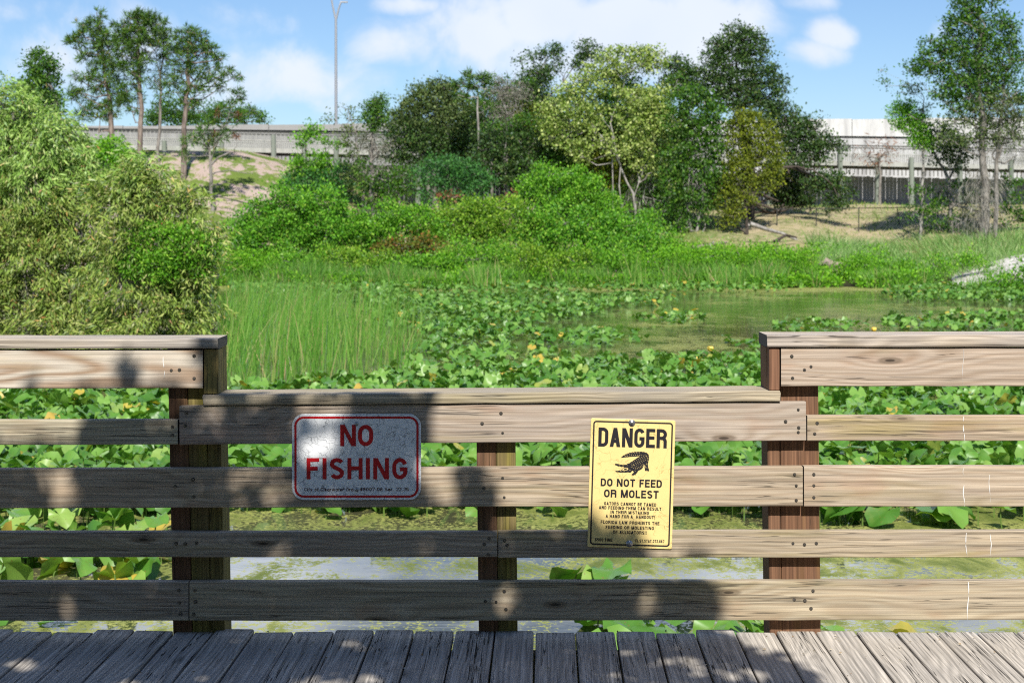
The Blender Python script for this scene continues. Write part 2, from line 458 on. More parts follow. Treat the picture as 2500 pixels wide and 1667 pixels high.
scr_V, scr_F, scr_M = [], [], []
def _screw_mesh():
    b = MB()
    n = 12
    for (r, y, mi) in ((.0062, -.0012, 1), (.0043, -.0026, 0)):
        ring0 = [(r * math.cos(2 * math.pi * i / n), 0.001, r * math.sin(2 * math.pi * i / n)) for i in range(n)]
        ring1 = [(r * .92 * math.cos(2 * math.pi * i / n), y, r * .92 * math.sin(2 * math.pi * i / n)) for i in range(n)]
        b.add(ring0 + ring1, [(i, n + i, n + (i + 1) % n, (i + 1) % n) for i in range(n)] + [tuple(range(n, 2 * n))], mi)
    # cross recess
    for (w_, h_) in ((.0034, .0009), (.0009, .0034)):
        b.add([(-w_, -.0031, -h_), (w_, -.0031, -h_), (w_, -.0031, h_), (-w_, -.0031, h_)], [(0, 1, 2, 3)], 1)
    o = b.build('screw', [M['screw'], M['hole']])
    me = o.data; bpy.data.objects.remove(o); return me
SCREW = _screw_mesh()
def screws(board, pts, y=None):
    for px, py in pts:
        o = bpy.data.objects.new('screw', SCREW); C.objects.link(o); o.parent = board
        o.location = Vector((RX(px), YR if y is None else y, RZ(py))) - (board.location + rail.location)
        s = random.uniform(.85, 1.15); o.scale = (s, 1, s); o.rotation_euler = (0, random.uniform(0, 1.5), 0)

TH = .038
def rboard(px0, px1, y0l, y1l, y0r, y1r, mat, color=(1, 1, 1), y=YR, thk=TH, name='board', bev=.004):
    zc0, zc1 = RZ((y0l + y1l) / 2), RZ((y0r + y1r) / 2)
    wid = ((y1l - y0l) + (y1r - y0r)) / 2 / S
    o = plank(name, (RX(px0), y + thk / 2, zc0), (RX(px1), y + thk / 2, zc1), (0, 0, 1), wid, thk, [M[mat], M['endgrain']], rail, bev=bev, color=color)
    return o

b = rboard(-420, 495, 854.5, 948, 854, 948, 'cathedral')
screws(b, [(474, 869), (418, 904), (438, 903), (474, 924)])
hl = b
b = rboard(-420, 434, 1026, 1087, 1025, 1085, 'narrow', (1.05, 1.05, 1.0))
screws(b, [(421, 1042), (421, 1062)])
b = rboard(438, 1968, 992, 1085, 980, 1076, 'board', (1.0, .97, .96))
screws(b, [(455, 1008), (452, 1039), (1223, 1009), (1177, 1034), (1227, 1057), (1949, 1000), (1918, 1029), (1950, 1044), (1949, 1055)])
bl2 = b
b = rboard(1971, 2900, 1015, 1076, 1014, 1076, 'narrow', (1.12, 1.0, .92))
screws(b, [(1995, 1033), (1989, 1059)])
br2 = b
b = rboard(-420, 1960, 1146, 1241, 1139, 1236, 'board', (1.0, .95, .86))
screws(b, [(471, 1170), (428, 1187), (473, 1212), (1227, 1167), (1181, 1191), (1231, 1214), (1940, 1158), (1944, 1185), (1944, 1221)])
b = rboard(1963, 2900, 1138, 1236, 1138, 1236, 'board', (1.05, 1.0, .93))
screws(b, [(1987, 1158), (1987, 1185), (1987, 1214)])
br3 = b
b = rboard(-420, 1214, 1299, 1360, 1298, 1360, 'board', (.95, .92, .86))
screws(b, [(430, 1326), (452, 1327), (480, 1325), (1194, 1314), (1182, 1328), (1192, 1353)])
b = rboard(1216.5, 2900, 1297, 1361, 1295, 1360, 'narrow', (1.06, .98, .92))
screws(b, [(1232, 1319), (1238, 1331), (1936, 1326), (1993, 1326), (1964, 1329)])
br4 = b
b = rboard(-420, 460, 1420, 1515, 1420, 1515, 'board', (.92, .9, .86))
screws(b, [(437, 1440), (438, 1471), (441, 1498)])
b = rboard(462.5, 2900, 1420, 1515, 1417, 1513, 'board', (1.0, .98, .86))
screws(b, [(476, 1441), (477, 1468), (473, 1499), (1231, 1443), (1185, 1467), (1211, 1469), (1235, 1487), (1985, 1442), (1939, 1463), (1965, 1466), (1980, 1485)])
br5 = b
b = rboard(1907, 2900, 849, 943, 848, 942, 'board', (1.06, 1.0, .97))
screws(b, [(1933, 870), (1980, 895), (1964, 903), (1935, 923)])
br1 = b
# flat caps lie on the boards
def rcap(px0, px1, t0, b0, t1, b1, color):
    thk = ((b0 - t0) + (b1 - t1)) / 2 / S
    return plank('cap', (RX(px0), YR + .082, RZ((t0 + b0) / 2)), (RX(px1), YR + .082, RZ((t1 + b1) / 2)), (0, 1, 0), .184, thk, [M['cap'], M['endgrain']], rail, bev=.007, color=color, jag=.002)
rcap(-420, 533, 827, 851.5, 826, 851, (1.05, 1.03, 1.02))
rcap(497, 1904, 963, 990, 954, 979, (.98, .93, .80))
rcap(1872, 2900, 818, 847, 816, 846, (1.18, 1.12, 1.08))
for (px0, px1, py0, py1, mat) in ((497.5, 533, 853, 961, 'post_green'), (1878, 1904, 849.5, 952, 'post_brown')):
    plank('end_block', (RX((px0 + px1) / 2), YR + .046, RZ(py1)), (RX((px0 + px1) / 2), YR + .046, RZ(py0)), (1, 0, 0), (px1 - px0) / S, .089, [M[mat], M['endgrain']], rail, bev=.004, color=(1.15, 1.1, 1.1))
# posts: laminated timbers behind the boards, leaning a touch
def rpost(pieces, ztop, tint=(1, 1, 1)):
    b = MB(); mats = [M['post_brown'], M['post_green'], M['endgrain']]
    for (xt, xb, wpx, mi, dy) in pieces:
        zt, zb = ztop, -2.6
        z1, z0 = RZ(950), RZ(1545)
        def xat(z): return RX(xt + (xb - xt) * (z1 - z) / (z1 - z0))
        wm = wpx / S
        V, Fc, m_, G = plank(None, (xat(zb) + wm / 2, YR + TH + .0035 + dy + .07, zb), (xat(zt) + wm / 2, YR + TH + .0035 + dy + .07, zt), (1, 0, 0), wm, .14, None, bev=.005, wob=.0006)
        b.add(V, Fc, [2 if q == 1 else mi for q in m_], G)
    o = b.build('post', mats, rail); o.color = (*tint, 1); return o
rpost([(404, 416, 47, 0, .0), (452, 463, 46, 1, .002), (499, 510, 33, 1, -.001)], RZ(852), (.85, .85, .85))
rpost([(1161, 1168, 47.5, 0, 0), (1209, 1216, 48, 1, .001)], RZ(990), (.9, .9, .9))
rpost([(1877, 1884, 31, 0, .001), (1908.5, 1915, 95, 0, 0)], RZ(850), (1.0, .98, .95))
# bird droppings run down the right-hand boards
def streak(board, px, py0, py1, wpx):
    y = YR - .0016
    n = 9; L, R = [], []
    r_ = random.Random(int(px + py0))
    for i in range(n + 1):
        tt = i / n; py = py0 + (py1 - py0) * tt
        ww = wpx * .45 * (0 if r_.random() < .16 else 1) * (.25 + .75 * math.sin(math.pi * min(1, .15 + tt * .9)) ** 1) * r_.uniform(.55, 1.1)
        cx = px + 1.6 * math.sin(tt * 5 + px) + r_.uniform(-.5, .5)
        L.append((RX(cx - ww / 2), y, RZ(py))); R.append((RX(cx + ww / 2), y, RZ(py)))
    V = L + R
    V = [Vector(v) for v in V]
    # a film of paint thickness, closed at the sides
    back = [v + Vector((0, .001, 0)) for v in V]
    Fc = [(i, n + 1 + i, n + 2 + i, i + 1) for i in range(n)]
    o = py_mesh('white_streak', V, Fc, M['drop'], board)
streak(hl, 400, 868, 922, 6)
streak(br1, 2351, 852, 940, 2.2)
streak(br2, 2353, 1016, 1075, 7)
streak(br3, 2352, 1140, 1160, 3); streak(br3, 2353, 1183, 1235, 6); streak(br3, 2416, 1158, 1225, 4)
streak(br4, 2359, 1300, 1359, 6); streak(br4, 2418, 1301, 1356, 5)
streak(br5, 2363, 1420, 1513, 8)
# ------------------------------------------------------------------ signs
def sign_mat(name, col, crackcol, scales, amount, warp=.12, rough=.35, stain=None):
    m, t = new_mat(name)
    co = t.add('ShaderNodeTexCoord').outputs['Object']
    wn = t.add('ShaderNodeTexNoise', {'Vector': co}); wn.inputs['Scale'].default_value = 14; wn.inputs['Detail'].default_value = 3
    wc = t.vmath('ADD', co, t.vmath('SCALE', t.vmath('SUBTRACT', wn.outputs['Color'], (.5, .5, .5)), scale=warp))
    c = col
    if stain: c = t.mix(t.ramp(t.noise(co, 7, 4, .6), .45, .7, 0., .5), col, stain)
    tot = None
    for sc, wd, thr in scales:
        v = t.add('ShaderNodeTexVoronoi', {'Vector': wc, 'Scale': sc}, feature='DISTANCE_TO_EDGE')
        ms = t.math('MULTIPLY', t.ramp(v.outputs['Distance'], wd, wd * .3, 0., 1.), t.ramp(t.noise(t.vmath('ADD', co, (sc, 0, sc)), 9 + sc * .1, 2, .5), thr, thr + .12, 0., 1.))
        tot = ms if tot is None else t.math('MAXIMUM', tot, ms)
    c = t.mix(t.math('MULTIPLY', tot, amount), c, crackcol)
    b = t.add('ShaderNodeBsdfPrincipled', {'Base Color': c, 'Roughness': rough, 'Specular IOR Level': .4})
    t.add('ShaderNodeOutputMaterial', {0: b.outputs[0]})
    return m
M['white_sign'] = sign_mat('cracked_white_sign', (.80, .81, .83), (.12, .13, .15), ((22, .025, .30), (58, .045, .50), (120, .06, .60)), .66)
M['yellow_sign'] = sign_mat('crazed_yellow_sign', (.80, .615, .255), (.30, .21, .07), ((17, .018, .40), (44, .03, .52)), .55, stain=(.70, .54, .22))
M['red'] = principled('red_sign_ink', (.50, .006, .012), .45)
M['maroon'] = principled('dark_red_ink', (.06, .006, .016), .45)
M['black'] = principled('black_sign_ink', (.016, .014, .018), .5)
M['sign_edge'] = principled('sign_metal_edge', (.30, .30, .30), .5, .6)

def rrect(x0, x1, z0, z1, r, n=8):
    pts = []
    for cx, cz, a0 in ((x1 - r, z1 - r, 0), (x0 + r, z1 - r, 90), (x0 + r, z0 + r, 180), (x1 - r, z0 + r, 270)):
        for k in range(n + 1):
            a = math.radians(a0 + 90 * k / n); pts.append((cx + r * math.cos(a), cz + r * math.sin(a)))
    return pts
def local_obj(o, parent):
    o.parent = parent; o.location = (0, 0, 0); return o
def sign_plate(root, W, Hh, r, mat):
    o_ = rrect(-W / 2, W / 2, -Hh / 2, Hh / 2, r); n = len(o_)
    i_ = rrect(-W / 2 + .0012, W / 2 - .0012, -Hh / 2 + .0012, Hh / 2 - .0012, r - .001)
    V = [(x, 0, z) for x, z in i_] + [(x, .0008, z) for x, z in o_] + [(x, .003, z) for x, z in o_]
    Fc = [tuple(range(n))] + [(k, n + k, n + (k + 1) % n, (k + 1) % n) for k in range(n)] + [(n + k, 2 * n + k, 2 * n + (k + 1) % n, n + (k + 1) % n) for k in range(n)] + [tuple(range(3 * n - 1, 2 * n - 1, -1))]
    Fc = [f[::-1] for f in Fc]
    return py_mesh('plate', V, Fc, [mat, M['sign_edge']], root, [0] + [0] * n + [1] * (n + 1))
def sign_border(root, W, Hh, inset, thk, r, mat):
    a = rrect(-W / 2 + inset, W / 2 - inset, -Hh / 2 + inset, Hh / 2 - inset, r); n = len(a)
    b = rrect(-W / 2 + inset + thk, W / 2 - inset - thk, -Hh / 2 + inset + thk, Hh / 2 - inset - thk, max(.001, r - thk))
    V = [(x, -.0005, z) for x, z in a] + [(x, -.0005, z) for x, z in b]
    return py_mesh('border', V, [(k, (k + 1) % n, n + (k + 1) % n, n + k)[::-1] for k in range(n)], mat, root)
def lettering(root, s, x0, x1, z0, z1, mat, bold=.02, name='lettering', y=-.0006, spacing=1.0, capbox=True):
    """a line of text fitted to the box x0..x1, z0..z1 (cap height)"""
    cu = bpy.data.curves.new('t', 'FONT'); cu.body = s; cu.size = 1; cu.offset = bold; cu.resolution_u = 5; cu.space_character = spacing
    o = bpy.data.objects.new('t', cu); C.objects.link(o)
    cap = bpy.data.curves.new('t2', 'FONT'); cap.body = 'H'; cap.size = 1; cap.offset = bold
    oc = bpy.data.objects.new('t2', cap); C.objects.link(oc)
    dg = bpy.context.evaluated_depsgraph_get(); dg.update()
    me = bpy.data.meshes.new_from_object(o.evaluated_get(dg)); mc = bpy.data.meshes.new_from_object(oc.evaluated_get(dg))
    bpy.data.objects.remove(o); bpy.data.objects.remove(oc)
    hz = [v.co.y for v in mc.vertices]; h0, h1 = min(hz), max(hz)
    co = np.array([v.co[:] for v in me.vertices])
    xa, xb = co[:, 0].min(), co[:, 0].max()
    for v in me.vertices:
        x = x0 + (v.co.x - xa) / (xb - xa) * (x1 - x0)
        z = z0 + (v.co.y - h0) / (h1 - h0) * (z1 - z0)
        v.co = (x, y, z)
    me.name = name
    me.materials.clear()
    return link_mesh(name, me, mat, root)

# block capitals drawn as strokes of even width
def arc_(cx, cy, rx, ry, a0, a1, n=9):
    return [(cx + rx * math.cos(math.radians(a0 + (a1 - a0) * i / n)), cy + ry * math.sin(math.radians(a0 + (a1 - a0) * i / n))) for i in range(n + 1)]
GW = dict(A=.62, B=.58, C=.58, D=.58, E=.52, F=.50, G=.60, H=.60, I=.0, K=.6, L=.48, M=.74, N=.62, O=.60, P=.56, R=.60, S=.56, T=.54, U=.58, V=.6, W=.84, X=.6, Y=.6)
for d_ in '023456789$#': GW[d_] = .54
GW.update({'1': .3, ' ': .26, '.': .0, '!': .0, '-': .3})
GW.update(dict(a=.50, c=.46, d=.50, e=.50, f=.34, i=.0, l=.0, o=.50, r=.34, t=.34, w=.72, y=.50))
def glyph(ch, w, t):
    """strokes of one letter: ('p', centre line) or ('q', polygon); box 0..w x 0..1, stroke t"""
    h = t / 2; x0, x1, y0, y1 = h, w - h, h, 1 - h; xm = w / 2; rx = (x1 - x0) / 2; ry = min(.36, rx * 1.15); o = []
    p = lambda *a: o.append(('p', list(a))); q = lambda *a: o.append(('q', list(a)))
    def top(a0, a1): return arc_(xm, y1 - ry, rx, ry, a0, a1)
    def bot(a0, a1): return arc_(xm, y0 + ry, rx, ry, a0, a1)
    if ch == 'I': p((h, 0), (h, 1))
    elif ch == '.': q((0, 0), (t, 0), (t, t), (0, t))
    elif ch == '!': q((0, 0), (t, 0), (t, t * .95), (0, t * .95)); q((t * .22, t * 1.5), (t * .78, t * 1.5), (t, 1), (0, 1))
    elif ch == '-': p((0, .42), (w, .42))
    elif ch == 'O' or ch == '0': o.append(('c', top(0, 180) + bot(180, 360)))
    elif ch == 'C': o.append(('p', top(20, 180) + bot(180, 340)))
    elif ch == 'G': o.append(('p', top(20, 180) + bot(180, 350) + [(x1, .47)])); p((x1 + h, .47), (xm, .47))
    elif ch == 'D': o.append(('p', [(h, y1), (x1 - rx * 1.1, y1)] + arc_(x1 - rx * 1.1, y1 - ry, rx * 1.1, ry, 90, 0) + arc_(x1 - rx * 1.1, y0 + ry, rx * 1.1, ry, 0, -90) + [(h, y0)])); p((h, 0), (h, 1))
    elif ch in 'BPR':
        ym = .52 if ch != 'P' else .46; r2 = (y1 - ym) / 2
        o.append(('p', [(h, y1), (x1 - r2, y1)] + arc_(x1 - r2, y1 - r2, r2, r2, 90, -90) + [(h, ym)])); p((h, 0), (h, 1))
        if ch == 'B': r3 = (ym - y0) / 2; o.append(('p', [(x1 - r3, ym)] + arc_(x1 - r3, y0 + r3, r3, r3, 90, -90) + [(h, y0)]))
        if ch == 'R': o.append(('p', [(x1 - r2 * 1.3, ym)] + arc_(x1 - r2 * .9, ym - r2 * .9, r2 * .9, r2 * .9, 90, 0) + [(x1, 0)]))
    elif ch == 'E': p((h, 0), (h, 1)); p((h, y1), (w, y1)); p((h, .52), (w * .93, .52)); p((h, y0), (w, y0))
    elif ch == 'F': p((h, 0), (h, 1)); p((h, y1), (w, y1)); p((h, .50), (w * .88, .50))
    elif ch == 'L': p((h, 0), (h, 1)); p((h, y0), (w, y0))
    elif ch == 'H': p((h, 0), (h, 1)); p((x1, 0), (x1, 1)); p((h, .52), (x1, .52))
    elif ch == 'T': p((xm, 0), (xm, 1)); p((0, y1), (w, y1))
    elif ch == 'U': o.append(('p', [(h, 1)] + bot(180, 360) + [(x1, 1)]))
    elif ch == 'N': p((h, 0), (h, 1)); p((x1, 0), (x1, 1)); q((0, 1), (t * 1.12, 1), (w, 0), (w - t * 1.12, 0))
    elif ch == 'M': p((h, 0), (h, 1)); p((x1, 0), (x1, 1)); q((0, 1), (t * 1.15, 1), (xm + t * .5, .0), (xm - t * .5, .0)); q((w, 1), (w - t * 1.15, 1), (xm - t * .5, .0), (xm + t * .5, .0))
    elif ch == 'A':
        s_ = t * 1.1; q((0, 0), (s_, 0), (xm + t * .55, 1), (xm - t * .55, 1)); q((w - s_, 0), (w, 0), (xm + t * .55, 1), (xm - t * .55, 1)); p((w * .2, .30), (w * .8, .30))
    elif ch == 'V': s_ = t * 1.1; q((0, 1), (s_, 1), (xm + t * .5, 0), (xm - t * .5, 0)); q((w - s_, 1), (w, 1), (xm + t * .5, 0), (xm - t * .5, 0))
    elif ch == 'W':
        s_ = t * 1.0; a = w * .27
        q((0, 1), (s_, 1), (a + h, 0), (a - h, 0)); q((xm - h, 1), (xm + h, 1), (a + h, 0), (a - h, 0)); q((xm - h, 1), (xm + h, 1), (w - a + h, 0), (w - a - h, 0)); q((w - s_, 1), (w, 1), (w - a + h, 0), (w - a - h, 0))
    elif ch == 'K': p((h, 0), (h, 1)); q((w - t * 1.3, 1), (w, 1), (t * 1.4, .38), (h, .38)); q((w - t * 1.2, 0), (w, 0), (w * .52, .68), (w * .30, .52))
    elif ch == 'Y': p((xm, 0), (xm, .45)); q((0, 1), (t * 1.15, 1), (xm + h, .40), (xm - h, .40)); q((w, 1), (w - t * 1.15, 1), (xm - h, .40), (xm + h, .40))
    elif ch in 'S5$':
        r_ = .25 - h / 2; ym = .5
        if ch == '5': o.append(('p', [(w * .95, y1), (h * 1.2, y1), (h, .55)] + arc_(xm, y0 + .27, rx, .27, 140, -150)))
        else: o.append(('p', arc_(xm, y1 - r_, rx, r_, 25, 180)[:-1] + [(h + .0, y1 - r_ - .03), (h + rx * .45, ym + .07), (x1 - rx * .45, ym - .05), (x1, y0 + r_ + .04)] + arc_(xm, y0 + r_, rx, r_, 0, -155)[1:]))
        if ch == '$': p((xm, -.06), (xm, 1.06))
    elif ch == '7': p((0, y1), (w, y1)); q((w - t, 1 - t), (w, 1 - t), (w * .45 + h, 0), (w * .45 - h, 0))
    elif ch == '2': o.append(('p', arc_(xm, y1 - .25, rx, .25, 165, -20) + [(h, y0), (w, y0)]))
    elif ch == '3': o.append(('p', arc_(xm, y1 - .21, rx, .21, 155, -85))); o.append(('p', arc_(xm, y0 + .25, rx, .25, 85, -155)))
    elif ch == '6': o.append(('p', top(30, 180) + bot(180, 360)[:])); o.append(('p', arc_(xm, y0 + .24, rx, .24, 0, 180)))
    elif ch == '8': o.append(('c', arc_(xm, y1 - .2, rx * .9, .2, 0, 350, 16))); o.append(('c', arc_(xm, y0 + .245, rx, .245, 0, 350, 16)))
    elif ch in 'oacde':
        xh = .72; ry2 = (xh - t) / 2; cy2 = xh / 2
        if ch == 'e': o.append(('p', [(x0, cy2)] + [(x1, cy2)] + arc_(xm, cy2, rx, ry2, 0, 318, 16)[1:]))
        elif ch == 'c': o.append(('p', arc_(xm, cy2, rx, ry2, 45, 315, 14)))
        else: o.append(('c', arc_(xm, cy2, rx, ry2, 0, 345, 16)))
        if ch == 'a': p((x1, 0), (x1, xh))
        if ch == 'd': p((x1, 0), (x1, 1))
    elif ch == 'i': p((h, 0), (h, .70)); p((h, .82), (h, 1))
    elif ch == 'l': p((h, 0), (h, 1))
    elif ch == 't': p((xm, 0), (xm, .92)); p((0, .66), (w, .66))
    elif ch == 'f': o.append(('p', [(w * .42, 0), (w * .42, .8)] + arc_(w * .42 + .16, .8, .16, .13, 180, 80, 5))); p((0, .66), (w, .66))
    elif ch == 'r': p((h, 0), (h, .72)); o.append(('p', [(h, .45)] + arc_(w * .9, .42, w * .9 - h, .23, 170, 80, 6)))
    elif ch == 'w':
        a = w * .27; s_ = t * .9
        for (xa, xb) in ((h, a), (xm, a), (xm, w - a), (w - h, w - a)): q((xa - s_ / 2, .72), (xa + s_ / 2, .72), (xb + s_ / 2, 0), (xb - s_ / 2, 0))
    elif ch == 'y': q((0, .72), (t, .72), (xm + h, .02), (xm - h, .02)); q((w - t, .72), (w, .72), (w * .36, -.26), (w * .36 - t, -.26))
    elif ch == '#': p((w * .35, 0), (w * .45, 1)); p((w * .65, 0), (w * .75, 1)); p((0, .33), (w, .33)); p((0, .67), (w, .67))
    return o
def stroke_text(root, s, x0, x1, z0, z1, mat, stem=.15, gap=.13, y=-.0006):
    hgt = z1 - z0; L = (x1 - x0) / hgt; t = stem
    fixed = sum((t if GW[c] == 0 else 0) for c in s) + gap * (len(s) - 1); var = sum(GW[c] for c in s)
    k = (L - fixed) / var
    mb = MB(); x = 0.0; lay = 0
    for c in s:
        w = GW[c] * k if GW[c] else t
        if c != ' ':
            for kind, pts in glyph(c, w, t):
                yy_ = y - .000015 * (lay % 7); lay += 1
                if kind == 'q':
                    ar = sum(pts[i][0] * pts[(i + 1) % len(pts)][1] - pts[(i + 1) % len(pts)][0] * pts[i][1] for i in range(len(pts)))
                    if ar < 0: pts = pts[::-1]
                    mb.add([(x0 + (x + a) * hgt, yy_, z0 + b_ * hgt) for a, b_ in pts], [tuple(range(len(pts)))])
                else:
                    n = len(pts); V = []; pp = [Vector(p_) for p_ in pts]
                    # drop doubled points
                    cl = [pp[0]]
                    for p_ in pp[1:]:
                        if (p_ - cl[-1]).length > 1e-4: cl.append(p_)
                    if kind == 'c' and (cl[0] - cl[-1]).length < 1e-4: cl.pop()
                    pp = cl; n = len(pp)
                    for i in range(n):
                        if kind == 'c': d0 = (pp[i] - pp[i - 1]).normalized(); d1 = (pp[(i + 1) % n] - pp[i]).normalized()
                        else: d0 = (pp[i] - pp[max(i - 1, 0)]); d1 = (pp[min(i + 1, n - 1)] - pp[i]); d0 = d0.normalized() if d0.length > 0 else d1.normalized(); d1 = d1.normalized() if d1.length > 0 else d0
                        m_ = (d0 + d1); m_ = m_.normalized() if m_.length > 1e-3 else d0; nn_ = Vector((-m_.y, m_.x)); sc = min(1.6, 1 / max(.3, nn_.dot(Vector((-d0.y, d0.x)))))
                        for sg in (1, -1):
                            v = pp[i] + nn_ * (sg * t / 2 * sc); V.append((x0 + (x + v.x) * hgt, yy_, z0 + v.y * hgt))
                    rng_ = range(n if kind == 'c' else n - 1)
                    mb.add(V, [(2 * i + 1, 2 * ((i + 1) % n) + 1, 2 * ((i + 1) % n), 2 * i) for i in rng_])
        x += w + gap
    return mb.build('lettering', mat, root)
def bolt(root, x, z, r, washer=None, dome=.7):
    b = MB(); n = 16
    if washer:
        V = [(x + washer * math.cos(2 * math.pi * k / n), -.001, z + washer * math.sin(2 * math.pi * k / n)) for k in range(n)] + [(x + washer * .95 * math.cos(2 * math.pi * k / n), -.0025, z + washer * .95 * math.sin(2 * math.pi * k / n)) for k in range(n)]
        b.add(V, [(k, (k + 1) % n, n + (k + 1) % n, n + k) for k in range(n)] + [tuple(range(n, 2 * n))], 0)
    V = []; rings = 6
    for i in range(rings + 1):
        a = math.pi / 2 * i / rings
        rr = max(1e-5, r * math.cos(a)); yy_ = -.001 - r * dome * math.sin(a)
        V += [(x + rr * math.cos(2 * math.pi * k / n), yy_, z + rr * math.sin(2 * math.pi * k / n)) for k in range(n)]
    Fc = [(i * n + k, i * n + (k + 1) % n, (i + 1) * n + (k + 1) % n, (i + 1) * n + k) for i in range(rings) for k in range(n)]
    b.add(V, Fc, 0)
    return b.build('bolt', M['galv'], root, smooth=True)

# NO FISHING: 18 x 12 inch plate; measurements in crop units of .2366 mm
U = .0002366
W1, H1 = 1975 * U, 1315 * U
nf = empty('no_fishing_sign', (RX(690 + 1132.5 / 6.2722), YR - .0042, RZ(990 + 782.5 / 6.2722)))
nf['local'] = 1
tag(nf, 'cracked white NO FISHING sign with red letters and border, bolted to the railing', 'sign')
sign_plate(nf, W1, H1, .044, M['white_sign'])
sign_border(nf, W1, H1, .0090, .0080, .034, M['red'])
cx_, cy_ = 1132.5, 782.5
def nl(s, x0, x1, y0, y1, mat, stem=None, gap=.2):
    a = (nf, s, (x0 - cx_) * U, (x1 - cx_) * U, (cy_ - y1) * U, (cy_ - y0) * U, mat)
    return stroke_text(*a, stem, gap) if stem else lettering(*a, .016 if s[0] == 'C' else .008)
nl('NO', 885, 1388, 290, 616, M['red'], .185, .10)
nl('FISHING', 370, 1912, 797, 1122, M['red'], .185, .16)
nl('City of Clearwater Ord', 335, 1085, 1250, 1304, M['maroon'], .17, .13)
nl('#8007-08 Sec. 22.35', 1187, 1932, 1247, 1301, M['maroon'], .17, .13)
bolt(nf, 0.0, (782.5 - 275) * U, .0075)
bolt(nf, 6 * U, (782.5 - 1280) * U, .0075)

# DANGER: 12 x 18 inch plate, hanging a little crooked
U2 = .0003408
W2, H2 = 897 * U2, 1366 * U2
tilt = .0285
ctr = P(1420 + 528.5 / 4.354, 1000 + 782.5 / 4.354, YR)
dg_ = empty('danger_sign', (ctr.x, YR - .0046, ctr.z))
dg_['local'] = 1
dg_.rotation_euler = (0, tilt, 0)
tag(dg_, 'yellow DANGER alligator warning sign hanging slightly crooked on the railing', 'sign')
def du(x, y):
    c, s = math.cos(tilt), math.sin(tilt); a, b_ = x - 528.5, y - 782.5
    return ((a * c + b_ * s) * U2, (a * s - b_ * c) * U2)
sign_plate(dg_, W2, H2, .006, M['yellow_sign'])
sign_border(dg_, W2, H2, .0085, .0054, .012, M['black'])
def dl(s, L, R, stem=.2, gap=.15):
    """L = (x, ytop, ybottom) at the left end of the line, R at the right end"""
    x0, z1 = du(L[0], L[1]); _, z0 = du(L[0], L[2]); x1, z1b = du(R[0], R[1]); _, z0b = du(R[0], R[2])
    stroke_text(dg_, s, x0, x1, (z0 + z0b) / 2, (z1 + z1b) / 2, M['black'], stem, gap)
dl('DANGER', (180, 185, 388), (908, 205, 408), .175, .08)
dl('DO NOT FEED', (203, 725, 808), (853, 743, 826), .205, .12)
dl('OR MOLEST', (238, 841, 926), (818, 858, 941), .205, .12)
dl('GATORS CANNOT BE TAMED', (238, 975, 1010), (792, 988, 1021), .215, .15)
dl('AND FEEDING THEM CAN RESULT', (184, 1016, 1051), (846, 1033, 1068), .215, .15)
dl('IN THEIR MISTAKING', (307, 1065, 1099), (716, 1076, 1109), .215, .15)
dl('A HAND FOR A  HANDOUT!', (256, 1109, 1143), (778, 1120, 1156), .215, .15)
dl('FLORIDA LAW PROHIBITS THE', (203, 1170, 1206), (826, 1187, 1221), .215, .15)
dl('FEEDING OR MOLESTING', (256, 1225, 1260), (768, 1237, 1271), .215, .15)
dl('OF ALLIGATORS!!', (332, 1277, 1312), (690, 1285, 1320), .215, .15)
dl('$500 FINE', (142, 1358, 1392), (326, 1362, 1394), .20, .14)
dl('FL.ST.STAT.372.667', (570, 1370, 1403), (878, 1379, 1410), .20, .12)
for bx, by in ((533, 138), (506, 1418)):
    x_, z_ = du(bx, by); bolt(dg_, x_, z_, .0085, .0125)
# the alligator emblem: black silhouette with pale scale marks
def flat_poly(b, pts, y, mi):
    V = [(du(px, py)[0], y, du(px, py)[1]) for px, py in pts]
    from mathutils.geometry import tessellate_polygon
    tri = tessellate_polygon([[Vector((v[0], v[2], 0)) for v in V]])
    out = []
    for f in tri:
        a_, b_, c_ = (V[i] for i in f)
        ar = (b_[0] - a_[0]) * (c_[2] - a_[2]) - (c_[0] - a_[0]) * (b_[2] - a_[2])
        out.append(tuple(f) if ar > 0 else tuple(f[::-1]))
    b.add(V, out, mi)
gb = MB()
body = [(414, 506), (432, 492), (441, 481), (452, 480), (463, 469), (474, 468), (486, 459), (498, 460), (510, 451), (524, 454), (536, 446), (551, 450), (566, 442), (582, 447), (598, 441), (614, 446), (630, 440),
        (645, 446), (662, 444), (676, 452), (692, 454), (702, 466), (713, 474), (711, 486), (717, 500), (712, 514), (715, 528), (709, 542), (708, 556), (702, 572), (704, 590), (707, 610), (714, 630), (716, 646), (708, 652), (702, 640), (698, 650), (690, 652),
        (688, 638), (680, 648), (671, 644), (672, 630), (667, 612), (668, 590), (662, 575), (655, 600), (643, 622), (622, 636), (600, 644), (594, 656), (588, 668), (576, 676), (572, 692), (562, 684), (556, 698), (547, 690), (532, 696), (531, 682), (543, 672), (556, 660), (548, 650),
        (536, 642), (526, 660), (508, 664), (490, 660), (470, 664), (440, 662), (410, 663), (384, 659), (362, 658), (357, 648), (368, 644), (382, 646), (398, 640), (412, 642), (428, 630), (446, 614), (452, 606), (436, 602), (420, 604), (402, 597), (386, 598), (372, 589), (354, 584), (352, 574), (362, 568), (376, 572), (390, 572),
        (404, 580), (420, 578), (438, 583), (456, 580), (474, 580), (490, 568), (506, 566), (520, 552), (536, 546), (552, 532), (568, 524), (584, 512), (604, 500), (622, 492), (606, 490), (580, 493), (552, 494), (520, 496), (490, 500), (460, 502), (436, 506)]
flat_poly(gb, body, -.0007, 0)
